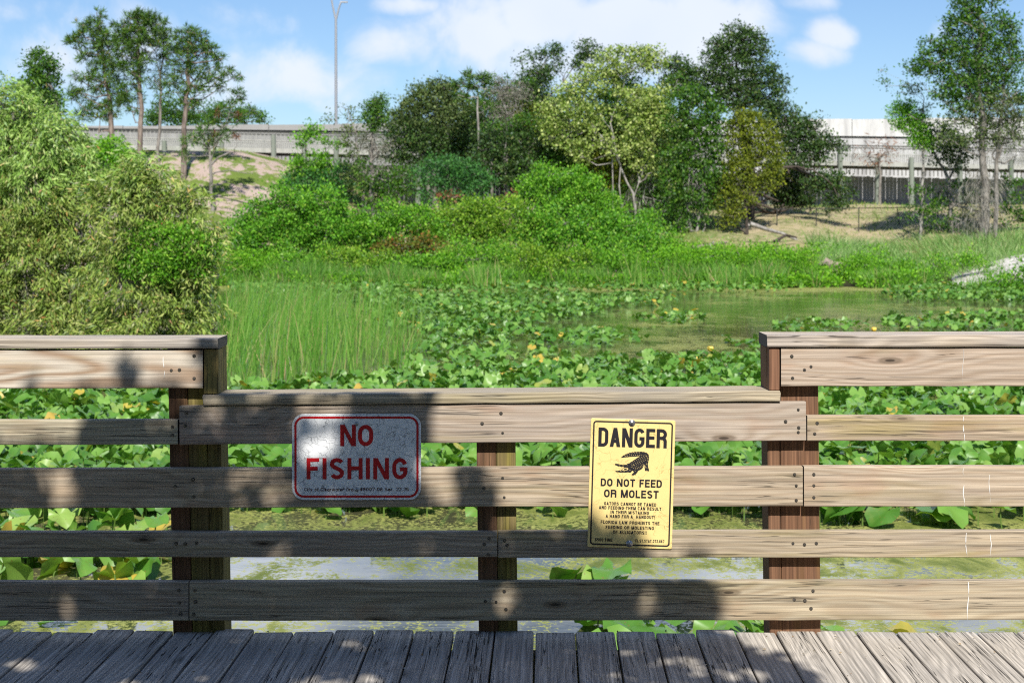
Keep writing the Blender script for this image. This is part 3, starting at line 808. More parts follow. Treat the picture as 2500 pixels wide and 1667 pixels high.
def mark(x, y, dx, dy, w_):
    l = math.hypot(dx, dy); nx_, ny_ = -dy / l * w_, dx / l * w_
    flat_poly(gb, [(x, y), (x + dx * .5 + nx_, y + dy * .5 + ny_), (x + dx, y + dy), (x + dx * .5 - nx_, y + dy * .5 - ny_)], -.0010, 1)
for i in range(9):            # rows of scutes along the back
    for j in range(4):
        tt = i / 8
        x_ = 520 + (668 - 520) * tt + j * 8; y_ = 572 + (478 - 572) * tt + j * 14 + (1 - tt) * j * 2
        mark(x_, y_, 10, -5, 1.6)
for i in range(9): mark(455 + i * 22, 492 - 14 * math.sin(i / 8 * 1.6), 13, -4, 2.6 if i % 2 else 1.8)
for i in range(10): mark(452 + i * 18, 484 - 24 * math.sin(i / 9 * 1.6), 3, -9, 1.6)
for (x_, y_, dx, dy) in ((600, 600, 14, 20), (618, 590, 14, 26), (634, 580, 12, 26), (566, 612, 12, 22), (584, 606, 12, 24), (648, 566, 9, 26), (690, 560, -8, 30), (676, 590, 4, 30), (690, 600, 4, 24), (545, 590, 16, -8), (520, 606, 20, -6), (560, 640, 14, 12), (500, 636, 22, 4),
                         (470, 640, 20, -3), (440, 648, 22, -2), (404, 650, 22, -1), (428, 592, 22, -2), (396, 588, 16, 2), (476, 592, 14, -4), (684, 480, 10, 18), (698, 500, 4, 20), (700, 530, 1, 18)):
    mark(x_, y_, dx, dy, 1.5)
flat_poly(gb, [(446, 618), (470, 612), (492, 618), (494, 630), (478, 640), (452, 642), (424, 640)], -.0010, 1)
flat_poly(gb, [(452, 622), (474, 618), (486, 624), (470, 634), (448, 636)], -.0013, 0)
gb.build('alligator_emblem', [M['black'], M['yellow_sign']], dg_)
# ------------------------------------------------------------------ foliage
def leaf_mat(name, stops, trans=.30, gloss=.12, rough=.45, tcol=(1.25, 1.35, .5)):
    """leaf material: hue differs from leaf to leaf"""
    m, t = new_mat(name)
    rnd = t.add('ShaderNodeNewGeometry').outputs['Random Per Island']
    col = t.cramp(rnd, stops)
    d = t.add('ShaderNodeBsdfDiffuse', {'Color': col})
    tr = t.add('ShaderNodeBsdfTranslucent', {'Color': t.mix(1.0, col, tcol, 'MULTIPLY')})
    s1 = t.add('ShaderNodeMixShader', {0: trans, 1: d.outputs[0], 2: tr.outputs[0]})
    g = t.add('ShaderNodeBsdfGlossy', {'Color': (.8, .85, .8), 'Roughness': rough})
    fr = t.add('ShaderNodeFresnel', {'IOR': 1.4})
    s2 = t.add('ShaderNodeMixShader', {0: t.math('MULTIPLY', fr.outputs[0], gloss * 2.6), 1: s1.outputs[0], 2: g.outputs[0]})
    t.add('ShaderNodeOutputMaterial', {0: s2.outputs[0]})
    return m
def bark(name, c0, c1, sc=6):
    m, t = new_mat(name)
    pos = t.add('ShaderNodeTexCoord').outputs['Object']
    n = t.noise(t.vmath('MULTIPLY', pos, (sc, sc, sc * .25)), 1.0, 5, .65)
    n2 = t.noise(pos, .8, 3, .5)
    col = t.mix(t.ramp(n, .35, .65), c0, c1)
    col = t.mix(t.ramp(n2, .5, .65, 0, .4), col, tuple(x * .6 for x in c0))
    bp = t.add('ShaderNodeBump', {'Height': n, 'Strength': .7, 'Distance': .05})
    b = t.add('ShaderNodeBsdfPrincipled', {'Base Color': col, 'Roughness': .95, 'Specular IOR Level': .1, 'Normal': bp.outputs[0]})
    t.add('ShaderNodeOutputMaterial', {0: b.outputs[0]})
    return m
LM = {
 'willow':  leaf_mat('willow_leaf', ((0, (0.176, 0.316, 0.057)), (0.4, (0.251, 0.405, 0.080)), (0.8, (0.352, 0.497, 0.128)), (0.97, (0.527, 0.564, 0.256)), (0.995, (0.527, 0.338, 0.128)), (1, (0.452, 0.134, 0.064))), .22, .10),
 'willow_o': leaf_mat('olive_willow_leaf', ((0, (0.146, 0.240, 0.037)), (0.4, (0.225, 0.328, 0.057)), (0.75, (0.316, 0.393, 0.089)), (0.95, (0.451, 0.459, 0.177)), (0.99, (0.473, 0.306, 0.101)), (1, (0.338, 0.109, 0.037))), .20, .11),
 'fresh':   leaf_mat('fresh_green_leaf', ((0, (0.070, 0.214, 0.012)), (0.4, (0.123, 0.333, 0.019)), (0.8, (0.210, 0.452, 0.035)), (1, (0.326, 0.523, 0.065))), .32, .08),
 'shrubm':  leaf_mat('shrub_leaf_deep', ((0, (0.063, 0.207, 0.014)), (0.45, (0.118, 0.332, 0.022)), (0.85, (0.207, 0.456, 0.039)), (1, (0.346, 0.498, 0.069))), .3, .08),
 'shruby':  leaf_mat('shrub_leaf_yellowish', ((0, (0.095, 0.224, 0.016)), (0.4, (0.168, 0.336, 0.025)), (0.8, (0.258, 0.437, 0.039)), (1, (0.381, 0.470, 0.078))), .3, .08),
 'lime':    leaf_mat('lime_leaf', ((0, (0.102, 0.300, 0.013)), (0.5, (0.168, 0.408, 0.021)), (1, (0.276, 0.516, 0.039))), .34, .07),
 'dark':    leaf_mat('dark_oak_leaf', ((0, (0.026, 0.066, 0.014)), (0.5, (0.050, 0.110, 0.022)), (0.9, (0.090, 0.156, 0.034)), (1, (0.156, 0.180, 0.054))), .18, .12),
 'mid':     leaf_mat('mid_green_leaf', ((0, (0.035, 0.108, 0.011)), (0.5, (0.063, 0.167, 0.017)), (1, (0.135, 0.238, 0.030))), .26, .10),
 'greyg':   leaf_mat('grey_green_leaf', ((0, (0.052, 0.098, 0.025)), (0.5, (0.098, 0.155, 0.041)), (1, (0.196, 0.241, 0.086))), .2, .1),
 'pine':    leaf_mat('pine_needle', ((0, (.038, .10, .012)), (.5, (.068, .155, .018)), (.96, (.13, .225, .03)), (1, (.24, .14, .04))), .15, .12),
 'yellow':  leaf_mat('yellowing_leaf', ((0, (0.132, 0.236, 0.031)), (0.4, (0.254, 0.353, 0.073)), (0.8, (0.426, 0.506, 0.146)), (1, (0.546, 0.589, 0.250))), .28, .10),
 'olive':   leaf_mat('olive_leaf', ((0, (.085, .125, .010)), (.5, (.165, .215, .018)), (1, (.28, .31, .035))), .28, .08),
 'bluegr':  leaf_mat('palmate_leaf', ((0, (.032, .125, .026)), (.5, (.058, .195, .042)), (1, (.11, .27, .06))), .26, .1),
 'moss':    leaf_mat('grey_moss_twig', ((0, (.16, .15, .125)), (.5, (.26, .245, .21)), (1, (.36, .34, .30))), .15, .02),
 'dead':    leaf_mat('brown_dead_leaf', ((0, (.12, .045, .022)), (.6, (.24, .10, .055)), (1, (.34, .20, .12))), .2, .02),
 'rusty':   leaf_mat('rusty_tip_leaf', ((0, (.07, .13, .015)), (.5, (.14, .17, .025)), (.8, (.25, .15, .035)), (1, (.30, .11, .035))), .28, .06),
 'reed':    leaf_mat('reed_blade', ((0, (0.063, 0.191, 0.022)), (0.45, (0.116, 0.286, 0.037)), (0.87, (0.205, 0.372, 0.068)), (0.96, (0.375, 0.362, 0.148)), (1, (0.447, 0.314, 0.173))), .35, .14),
 'grass':   leaf_mat('bank_grass_blade', ((0, (0.088, 0.198, 0.022)), (0.45, (0.154, 0.286, 0.044)), (0.75, (0.264, 0.341, 0.088)), (1, (0.484, 0.418, 0.198))), .3, .1),
 'tallgr':  leaf_mat('tall_grass_blade', ((0, (0.117, 0.268, 0.060)), (0.5, (0.221, 0.390, 0.112)), (0.9, (0.390, 0.512, 0.210)), (1, (0.546, 0.488, 0.270))), .3, .18),
}
M['bark_pale'] = bark('pale_bark', (.20, .18, .16), (.40, .375, .345))
M['bark_grey'] = bark('grey_bark', (.14, .125, .11), (.30, .275, .25))
M['bark_dark'] = bark('dark_bark', (.045, .036, .03), (.12, .10, .085))
M['bark_pine'] = bark('pine_bark', (.13, .10, .085), (.29, .235, .20))

def unit(v): return v / np.maximum(np.linalg.norm(v, axis=-1, keepdims=True), 1e-9)
def leaf_quads(c, a, L, Wd, g, fold=.12):
    """rhombic leaves: base c, axis a, length L, width Wd"""
    n = len(c)
    r = unit(g.normal(size=(n, 3)))
    b = unit(np.cross(a, r)); nn = np.cross(a, b)
    L = L[:, None]; Wd = Wd[:, None]
    v0 = c; v2 = c + a * L
    mid_ = c + a * L * .45 + nn * L * fold
    v1 = mid_ + b * Wd * .5; v3 = mid_ - b * Wd * .5
    V = np.stack([v0, v1, v2, v3], 1).reshape(-1, 3)
    Fq = np.arange(n * 4).reshape(n, 4)
    return V, Fq
def crown_pts(c, R, n, g, clump, shell=.5, per=26, full=False):
    """leaf positions gathered in twig clumps through an ellipsoid"""
    nc = max(3, n // per)
    d = unit(g.normal(size=(nc, 3)))
    rad = (shell + (1.06 - shell) * g.random(nc) ** .6)
    cc = c + d * R * rad[:, None]
    # thin out some directions so that the outline has bays and gaps
    ph = g.random(3) * 6.28
    keep = (np.sin(d[:, 0] * 5 + ph[0]) + np.sin(d[:, 1] * 4.3 + ph[1]) + np.sin(d[:, 2] * 6 + ph[2])) > -1.35
    cc = cc[keep] if keep.sum() > 2 else cc
    k = g.integers(0, len(cc), n)
    sz = clump * (.6 + .8 * g.random(len(cc)))
    p = cc[k] + g.normal(size=(n, 3)) * sz[k][:, None] * np.array([1, 1, .62])
    out = unit(p - c + g.normal(size=(n, 3)) * .25 * R.mean())
    if full:       # hanging sprays: each clump is drawn out along its own direction
        dc = unit(unit(cc - c) * .7 + g.normal(size=cc.shape) * .5 + np.array([0, 0, -.45]))
        p = cc[k] + dc[k] * (sz[k] * 2.6 * (g.random(n) - .35))[:, None] + g.normal(size=(n, 3)) * (sz[k] * .45)[:, None]
        return p, dc[k], cc
    return p, out, cc
def blob_world(b, Y, dy=None, depth=.85):
    px, py, rx, ry = b[:4]
    yo = b[4] if len(b) > 4 else 0.0
    c = np.array(P(px, py, Y + yo))
    R = np.array([rx / F * Y, (rx + ry) * .5 / F * Y * depth, ry / F * Y])
    return c, R
def foliage(blobs, Y, g, leaf=.2, cover=3.2, aspect=.55, droop=0.0, up=.2, clump=None, style='leaf', shell=.5, depth=.85, jit=.35, coh=0.0, per=26, grow=1.0):
    Vs, Fs, twigs = [], [], []
    nb = 0
    for b in blobs:
        c, R = blob_world(b, Y, depth=depth); R = R * grow
        dens = b[5] if len(b) > 5 else 1.0
        area = math.pi * R[0] * R[2]
        if style == 'pine':
            per = .30
            n = max(4, int(cover * dens * area / (per * per * 1.2)))
            d = unit(g.normal(size=(n, 3))); rad = .35 + .7 * g.random(n) ** .7
            cc = c + d * R * rad[:, None]
            k = 16
            base = np.repeat(cc, k, 0)
            dirs = unit(g.normal(size=(n * k, 3)) + np.array([0, 0, .35]) + np.repeat(unit(cc - c), k, 0) * .5)
            L = leaf * (.7 + .6 * g.random(n * k)); Wd = L * aspect
            V, Fq = leaf_quads(base, dirs, L, Wd, g, .03)
            twigs.append((c, cc))
        else:
            if Y > 45: leaf_ = leaf * .74
            else: leaf_ = leaf
            la = leaf_ * leaf_ * aspect * .5
            n = max(12, int(cover * dens * area / la))
            p, out, cc = crown_pts(c, R, n, g, clump or max(.22 * R.mean(), leaf * 1.1), shell, per, coh > 0)
            a = out * (coh or .55) + g.normal(size=(n, 3)) * jit * 1.6 + np.array([0, 0, up - droop])
            a = unit(a)
            L = leaf_ * (.5 + 1.0 * g.random(n)); Wd = L * aspect * (.8 + .4 * g.random(n))
            V, Fq = leaf_quads(p, a, L, Wd, g)
            twigs.append((c, cc))
        Vs.append(V); Fs.append(Fq + nb); nb += len(V)
    return np.concatenate(Vs), np.concatenate(Fs), twigs

def tree_wood(trunks, Y, twigs, g, limb_r=.07, twig_r=.018, limbs=True, ntw=5, wig=.25, thin=1.0):
    """trunk polylines [(px, py, radius_m)...] with limbs to the foliage masses and twigs to its clumps"""
    mb = MB(); allp = []
    for tr in trunks:
        pts = []; rads = []
        for i, q in enumerate(tr):
            p = P(q[0], q[1], Y + (q[3] if len(q) > 3 else 0)); pts.append(p); rads.append(q[2])
        # down to the ground
        p0 = pts[0]; gz_ = float(ground_z(p0.x, p0.y)) - .3
        if p0.z > gz_ and not (len(tr[0]) > 4):
            pts.insert(0, Vector((p0.x + random.uniform(-.1, .1), p0.y, gz_))); rads.insert(0, rads[0] * 1.25)
        # finer, slightly crooked
        fp, fr = [], []
        for i in range(len(pts) - 1):
            m_ = 3
            for k in range(m_):
                t_ = k / m_; q = pts[i].lerp(pts[i + 1], t_)
                if k: q = q + Vector(g.normal(size=3) * .05 * (pts[i + 1] - pts[i]).length * .6)
                fp.append(q); fr.append(rads[i] * (1 - t_) + rads[i + 1] * t_)
        fp.append(pts[-1]); fr.append(rads[-1])
        mb.tube(fp, [q_ * thin for q_ in fr], 8); allp += list(zip(fp, fr))
    if limbs and allp:
        A = np.array([p[:] for p, _ in allp])
        for c, cc in twigs:
            cw = Vector(c)
            d = np.linalg.norm((A - np.array(c)) * np.array([1, 1, 1.0]), axis=1) + np.where(A[:, 2] > c[2], 1.5, 0)
            i = int(np.argmin(d)); s = allp[i][0]; r0 = min(limb_r, allp[i][1] * .8)
            mid_ = s.lerp(cw, .5) + Vector((g.normal() * wig, g.normal() * wig, -.1 * (cw - s).length + g.normal() * wig))
            mb.tube([s, s.lerp(mid_, .5) + Vector(g.normal(size=3) * wig * .3), mid_, cw], [r0, r0 * .85, r0 * .7, r0 * .4], 6)
            for k in g.integers(0, len(cc), min(ntw, len(cc))):
                e = Vector(cc[k]); m2 = cw.lerp(e, .5) + Vector(g.normal(size=3) * .1 * (e - cw).length)
                mb.tube([cw, m2, e], [twig_r * 1.3, twig_r, twig_r * .5], 4)
    return mb

def tree(name, label, cat, Y, trunks, crowns, group=None, bark_='bark_grey', seed=0, base=None, limb_r=.07, twig_r=.018, limbs=True, ntw=5, wig=.25, trunk_name='trunk', thin=1.0):
    g = np.random.default_rng(seed + 100)
    if base is None:
        if trunks: q = trunks[0][0]
        else: q = crowns[0][2][0]
        base = P(q[0], q[1], Y)
    root = empty(name, (base[0], base[1], float(ground_z(base[0], base[1]))))
    tag(root, label, cat, group)
    tw = []
    for (part, mat, blobs, kw) in crowns:
        V, Fq, t_ = foliage(blobs, Y, g, **kw)
        np_mesh(part, V, Fq, LM[mat], root)
        tw += t_
    if trunks:
        mb = tree_wood(trunks, Y, tw if limbs else [], g, limb_r, twig_r, limbs, ntw, wig, thin)
        mb.build(trunk_name, M[bark_], root, smooth=True)
    return root
# ------------------------------------------------------------------ highway viaduct, pedestrian bridge, fences, light pole
def conc(name, a, b, stain=.5, worn=None):
    m, t = new_mat(name)
    pos = t.add('ShaderNodeNewGeometry').outputs['Position']
    n = t.noise(t.vmath('MULTIPLY', pos, (.9, .9, .12)), 1.6, 5, .65)
    n2 = t.noise(pos, .5, 4, .6)
    base_ = t.mix(t.ramp(t.math('ADD', t.add('ShaderNodeSeparateXYZ', {0: pos}).outputs[0], t.math('MULTIPLY', n2, 10.)), 8, 26), worn, a) if worn else a     # the older, dirtier length of the wall lies to the west
    col = t.mix(t.ramp(n, .4, .68, 0, stain), base_, b)
    col = t.mix(t.ramp(n2, .55, .7, 0, .5), col, tuple(x * .8 for x in a))
    bs = t.add('ShaderNodeBsdfPrincipled', {'Base Color': col, 'Roughness': .9, 'Specular IOR Level': .15})
    t.add('ShaderNodeOutputMaterial', {0: bs.outputs[0]}); return m
M['conc_white'] = conc('bleached_concrete', (.60, .59, .57), (.30, .295, .29), .6, (.29, .285, .275))
M['conc_grey'] = conc('streaked_concrete', (.46, .46, .45), (.24, .24, .235), .8)
M['bridge_wood'] = conc('silvered_bridge_timber', (.40, .40, .37), (.25, .255, .23), .6)
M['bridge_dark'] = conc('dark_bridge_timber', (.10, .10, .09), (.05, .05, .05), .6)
M['pole_wood'] = conc('greenish_timber_pole', (.22, .245, .205), (.12, .14, .115), .7)
M['fence_grey'] = conc('blue_grey_fence_board', (.30, .31, .335), (.20, .21, .235), .7)
M['steel'] = principled('galvanised_pole_steel', (.40, .40, .41), .5, .6)
M['darksteel'] = principled('dark_fence_steel', (.05, .05, .048), .6, .3)

YV, YB = 125.0, 112.0
vi = empty('highway_viaduct', (0, YV, 4)); tag(vi, 'long white concrete highway viaduct wall running behind the trees', 'viaduct')
def vz(x): return 9.97 + .0095 * x        # top of the parapet
def vb(x): return 9.10 - .0104 * x        # its foot: the parapet deepens to the right
def strip(mb, x0, x1, y0, y1, zf0, zf1, step=6., mi=0):
    n = max(1, int((x1 - x0) / step)); xs_ = [x0 + (x1 - x0) * i / n for i in range(n + 1)]
    V = []
    for x_ in xs_:
        V += [(x_, y0, zf0(x_)), (x_, y0, zf1(x_)), (x_, y1, zf1(x_)), (x_, y1, zf0(x_))]
    Fc = []
    for i in range(n):
        a, b_ = i * 4, i * 4 + 4
        for k in range(4): Fc.append((a + k, b_ + k, b_ + (k + 1) % 4, a + (k + 1) % 4))
    Fc += [(0, 1, 2, 3), (n * 4 + 3, n * 4 + 2, n * 4 + 1, n * 4)]
    mb.add(V, Fc, mi)
mb = MB()
xp = -170.
while xp < 170:                                    # parapet panels with open joints
    strip(mb, xp, xp + 5.96, YV, YV + .4, lambda x_: min(vz(x_) - .2, vb(x_)), lambda x_: vz(x_) + (.0 if int(xp) % 4 else -.05)); xp += 6.0
mb.build('parapet', M['conc_white'], vi)
mb = MB(); strip(mb, -170, 170, YV + .15, YV + 14, lambda x_: min(vz(x_) - .4, vb(x_) - .2), lambda x_: min(vz(x_) - .2, vb(x_)) + .03); mb.build('joint_band', M['bridge_dark'], vi)
mb = MB()
xp = -170.
while xp < 170:
    strip(mb, xp, xp + 5.97, YV - .12, YV + .5, lambda x_: 3.6, lambda x_: min(vz(x_) - .4, vb(x_) - .2)); xp += 6.0
mb.build('girder_wall', [conc('pale_girder_concrete', (.50, .495, .485), (.22, .215, .21), .8, (.26, .26, .25))], vi)
mb = MB(); strip(mb, -170, 170, YV + .5, YV + 14, lambda x_: 2.0, lambda x_: min(vz(x_) - .4, vb(x_) - .2) - .05); mb.build('retaining_wall', M['conc_grey'], vi)

pb = empty('pedestrian_bridge', (0, YB, 3)); tag(pb, 'timber pedestrian bridge with picket railings on round poles below the highway', 'bridge')
def bz(x): return 6.42 - .0225 * x                  # underside of the edge beam
mb = MB(); strip(mb, -60, 70, YB, YB + .14, lambda x_: bz(x_), lambda x_: bz(x_) + .33); mb.build('edge_beam', M['bridge_wood'], pb)
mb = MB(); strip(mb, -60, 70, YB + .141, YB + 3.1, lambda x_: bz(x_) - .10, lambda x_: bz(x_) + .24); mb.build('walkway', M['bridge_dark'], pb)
for yo in (0.03, 2.95):
    mb = MB()
    x_ = -60.
    while x_ < 70:
        z0 = bz(x_) + .34; mb.box(x_, x_ + .045, YB + yo + .05, YB + yo + .10, z0 + .02, z0 + .55); x_ += .15
    x_ = -60.
    while x_ < 70:
        z0 = bz(x_) + .34; mb.box(x_ + .02, x_ + .05, YB + yo + .02, YB + yo + .05, z0 + .5, z0 + 1.12); x_ += .30
    mb.build('picket_rail', M['bridge_wood'], pb)
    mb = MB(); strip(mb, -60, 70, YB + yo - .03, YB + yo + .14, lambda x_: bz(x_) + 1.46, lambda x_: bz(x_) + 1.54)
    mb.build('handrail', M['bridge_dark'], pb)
    mb = MB(); strip(mb, -60, 70, YB + yo + .0, YB + yo + .06, lambda x_: bz(x_) + .86, lambda x_: bz(x_) + .92)
    mb.build('middle_rail', M['bridge_wood'], pb)
mb = MB()
x_ = -60.
while x_ < 70:                                       # hanging pickets below the edge beam
    mb.box(x_, x_ + .05, YB + 2.6, YB + 2.65, bz(x_) - .55, bz(x_) - .12); x_ += .30
mb.build('lower_picket_rail', M['bridge_wood'], pb)
for px in (120, 260, 400, 540, 667, 742, 820, 905, 1020, 1130, 1250, 1400, 1560, 1720, 1879, 2052, 2143, 2226, 2345, 2470):
    x_ = (px - 1250) / F * (YB - .3); g0 = float(ground_z(x_, YB - .3)); tall = px in (667, 820, 2052)
    mb = MB(); mb.tube([(x_, YB - .2, g0 - .4), (x_ + .02, YB - .2, (g0 + bz(x_)) / 2), (x_, YB - .2, bz(x_) + (1.3 if tall else .7))], [.20, .19, .17], 10)
    V, Fc = tube([(x_, YB - .2, bz(x_) + (1.3 if tall else .7)), (x_, YB - .2, bz(x_) + (1.32 if tall else .72))], [.17, .01], 10); mb.add(V, Fc)
    mb.build('pole', M['pole_wood'], pb)

# close-boarded fence in the bridge's shade
bf = empty('board_fence', (0, YB + 3.6, 3)); tag(bf, 'blue-grey close-boarded fence in the shade under the pedestrian bridge', 'fence')
mb = MB(); x_ = -60.; r_ = random.Random(4); last = -60.
while x_ < 70:
    wd = .27; g0 = float(ground_z(x_, YB + 3.6))
    top = bz(x_) - .62 + r_.uniform(-.05, .03)
    if top - g0 > .3:
        if x_ - last > 1.0 and mb.V: mb.build('fence_panel', M['fence_grey'], bf); mb = MB()
        mb.box(x_, x_ + wd, YB + 3.6, YB + 3.64, g0 - .2, top); last = x_
    x_ += wd + (r_.choice([.012, .015, .035, .012, .015]))
mb.build('fence_panel', M['fence_grey'], bf)
mb = MB()
strip(mb, -60, 70, YB + 3.65, YB + 3.75, lambda x_: bz(x_) - 1.05, lambda x_: bz(x_) - .95, 3.); mb.build('fence_rail', M['fence_grey'], bf)

# low wire fence along the bank
cf = empty('wire_fence', (0, 94, 1)); tag(cf, 'low dark wire fence with thin posts along the dry bank', 'fence')
pxs = [380, 450, 525, 610, 700, 800, 900, 1000, 1100, 1200, 1300, 1400, 1500, 1600, 1700, 1800, 1897, 1993, 2097, 2190, 2290, 2390, 2490, 2590]
def fz(x): return 2.05 + .027 * (x + 18) * .45
tops = []
for px in pxs:
    x_ = (px - 1250) / F * 94; g0 = float(ground_z(x_, 94)); z1 = max(fz(x_), g0 + .9)
    lean = .18 if px == 2190 else random.uniform(-.03, .03)
    mb = MB(); mb.tube([(x_ + lean, 94, g0 - .2), (x_, 94, z1 + .06)], [.035, .03], 6)
    mb.build('fence_post', M['darksteel'], cf); tops.append(Vector((x_, 94, z1)))
mb = MB(); mb.tube(tops, [.028] * len(tops), 5); mb.build('top_rail', M['darksteel'], cf)
mb = MB()
for q in (.3, .62):
    mb.tube([p - Vector((0, 0, 1.0 * q)) for p in tops], [.007] * len(tops), 4)
mb.build('wire', M['darksteel'], cf)

# highway light pole
lp = empty('light_pole', (P(820, 480, 131).x, 131, 2)); tag(lp, 'tall thin steel highway light pole with a forked top above the treeline', 'light pole')
mb = MB(); mb.tube([P(822, 520, 131), P(820.5, 300, 131), P(820, 48, 131)], [.155, .13, .10], 10); mb.build('pole', M['steel'], lp, True)
for tip, head in (((806, -22), None), ((833, 4), (841, 6))):
    mb = MB(); mb.tube([P(820, 50, 131), P((820 + tip[0]) / 2 + (1 if tip[0] > 820 else -1), 20 if tip[0] > 820 else 14, 131), P(tip[0], tip[1], 131)] + ([P(head[0] - 3, head[1] - 1, 131)] if head else []), [.085, .075, .065] + ([.05] if head else []), 8); mb.build('arm', M['steel'], lp, True)
    hx, hy = head if head else (798, -26)
    mb = MB(); c_ = P(hx, hy, 131); mb.box(c_.x - .28, c_.x + .28, 130.85, 131.15, c_.z - .05, c_.z + .06); mb.build('lamp_head', M['steel'], lp)

# ------------------------------------------------------------------ trees and shrubs
near = dict(leaf=.15, cover=4.3, aspect=.20, droop=.35, up=.05, jit=.24, shell=.45, coh=.75, per=75, clump=.21)
# big willow on the left
wb = P(150, 900, 37)
tree('willow_shrub', 'huge pale-green willow shrub filling the left side of the pond', 'willow', 37.0,
     [[(60, 930, .16), (90, 700, .12), (60, 420, .07), (30, 260, .03)], [(130, 930, .14), (200, 640, .09), (170, 400, .05)], [(20, 930, .14), (-60, 600, .09), (-120, 350, .05)]],
     [('crown', 'willow', [(10, 262, 60, 55), (75, 285, 70, 50), (-60, 290, 90, 60), (140, 330, 60, 55), (40, 350, 120, 70), (165, 400, 70, 60), (90, 430, 120, 80), (-60, 420, 120, 90), (200, 450, 60, 60), (185, 340, 20, 30, 0, .5), (15, 225, 18, 25, 0, .7)], near),
      ('lower_crown', 'willow_o', [(40, 520, 150, 90), (170, 540, 110, 80), (-80, 560, 140, 110), (60, 640, 150, 100), (180, 660, 110, 100), (-90, 720, 140, 110), (90, 770, 150, 90), (20, 860, 170, 80, 0, .55), (200, 780, 110, 90), (190, 870, 100, 60, 0, .5)], dict(near, cover=3.9))],
     bark_='bark_grey', seed=1, twig_r=.014, limb_r=.05, ntw=9)
tree('willow_shrub', 'rounded olive willow shrub beside the reeds, right of the huge willow', 'willow', 34.0,
     [[(270, 930, .10), (285, 760, .075), (280, 560, .05), (300, 480, .03)], [(330, 940, .06), (395, 780, .045), (430, 700, .02)], [(280, 880, .05), (330, 800, .04), (350, 740, .02)]],
     [('crown', 'willow_o', [(330, 440, 60, 55), (380, 480, 75, 60), (290, 500, 80, 70), (440, 520, 60, 60), (480, 570, 45, 60), (340, 590, 90, 70), (450, 640, 65, 60), (300, 690, 110, 80), (430, 720, 75, 65), (490, 690, 38, 60), (350, 790, 120, 70), (465, 790, 50, 60), (280, 830, 110, 70), (410, 850, 80, 55), (510, 740, 24, 50, 0, .5), (525, 800, 26, 40, 0, .35), (530, 680, 22, 40, 0, .4), (520, 860, 30, 30, 0, .4), (515, 600, 24, 30, 0, .5), (475, 490, 26, 24, 0, .5)], near),
      ('sprigs', 'willow', [(360, 400, 40, 30, 0, .7), (345, 430, 50, 40), (470, 620, 30, 30), (390, 690, 40, 40), (300, 620, 50, 40)], near)],
     bark_='bark_pale', seed=2, twig_r=.013, limb_r=.04, ntw=9)
tree('bush', 'bright green fine-leaved bush growing into the olive willow', 'bush', 35.2,
     [[(420, 930, .06), (415, 760, .05), (410, 620, .03)]],
     [('crown', 'fresh', [(380, 590, 60, 45, -1.6), (440, 600, 60, 50, -1.6), (330, 640, 45, 40, -1.4), (470, 640, 45, 45, -1.4), (400, 650, 55, 40, -1.7), (505, 620, 25, 40, -1.2), (290, 800, 50, 50, 0, .6)], dict(leaf=.08, cover=4.5, aspect=.4, droop=.1, jit=.45, shell=.3))], seed=3)
tree('bush', 'yellow-green bush peeping over the willows below the pines', 'bush', 60.0,
     [[(250, 470, .06), (255, 400, .04)]],
     [('crown', 'lime', [(235, 370, 40, 25), (280, 360, 35, 28), (305, 385, 30, 22), (255, 400, 60, 30), (205, 370, 25, 20)], dict(leaf=.14, cover=4, aspect=.5, jit=.4))], seed=4)
# vine-covered snags
dv = dict(leaf=.17, cover=5.5, aspect=.6, jit=.4, shell=.55, droop=.2, clump=.20)
tree('vine_snag', 'dark vine-smothered dead trunk rising over the huge willow', 'tree', 70.0, [[(140, 300, .11), (132, 230, .09), (118, 160, .05)]],
     [('crown', 'mid', [(95, 138, 24, 18), (100, 158, 30, 22), (108, 185, 28, 26), (78, 212, 26, 20), (115, 220, 28, 30), (58, 212, 20, 14), (120, 250, 26, 28), (85, 245, 35, 25), (135, 265, 14, 26)], dv)], bark_='bark_pale', seed=5)
# pines
pn = dict(leaf=.42, cover=1.9, aspect=.12, style='pine', grow=1.12)
tree('pine_tree', 'tall spreading pine, leftmost of the group over the bridge', 'pine', 101.0, [[(283, 420, .20), (272, 320, .18), (266, 230, .14), (252, 140, .10), (240, 60, .04)]],
     [('crown', 'pine', [(238, 42, 15, 14), (233, 62, 22, 18), (205, 62, 16, 14), (208, 92, 22, 14), (182, 103, 22, 16), (172, 92, 10, 8), (255, 86, 25, 25), (262, 118, 30, 22), (232, 118, 22, 14), (215, 140, 24, 12), (275, 150, 30, 22), (196, 128, 14, 8), (250, 170, 32, 24), (222, 190, 26, 12), (188, 190, 16, 10), (268, 200, 32, 18), (178, 222, 14, 14), (240, 215, 24, 14), (200, 232, 22, 10), (290, 230, 26, 20), (178, 240, 12, 10), (225, 258, 34, 14), (205, 282, 24, 14), (275, 268, 22, 22), (245, 290, 18, 12)], pn)],
     group=None, bark_='bark_pine', seed=6, limb_r=.06, twig_r=.02, ntw=4)
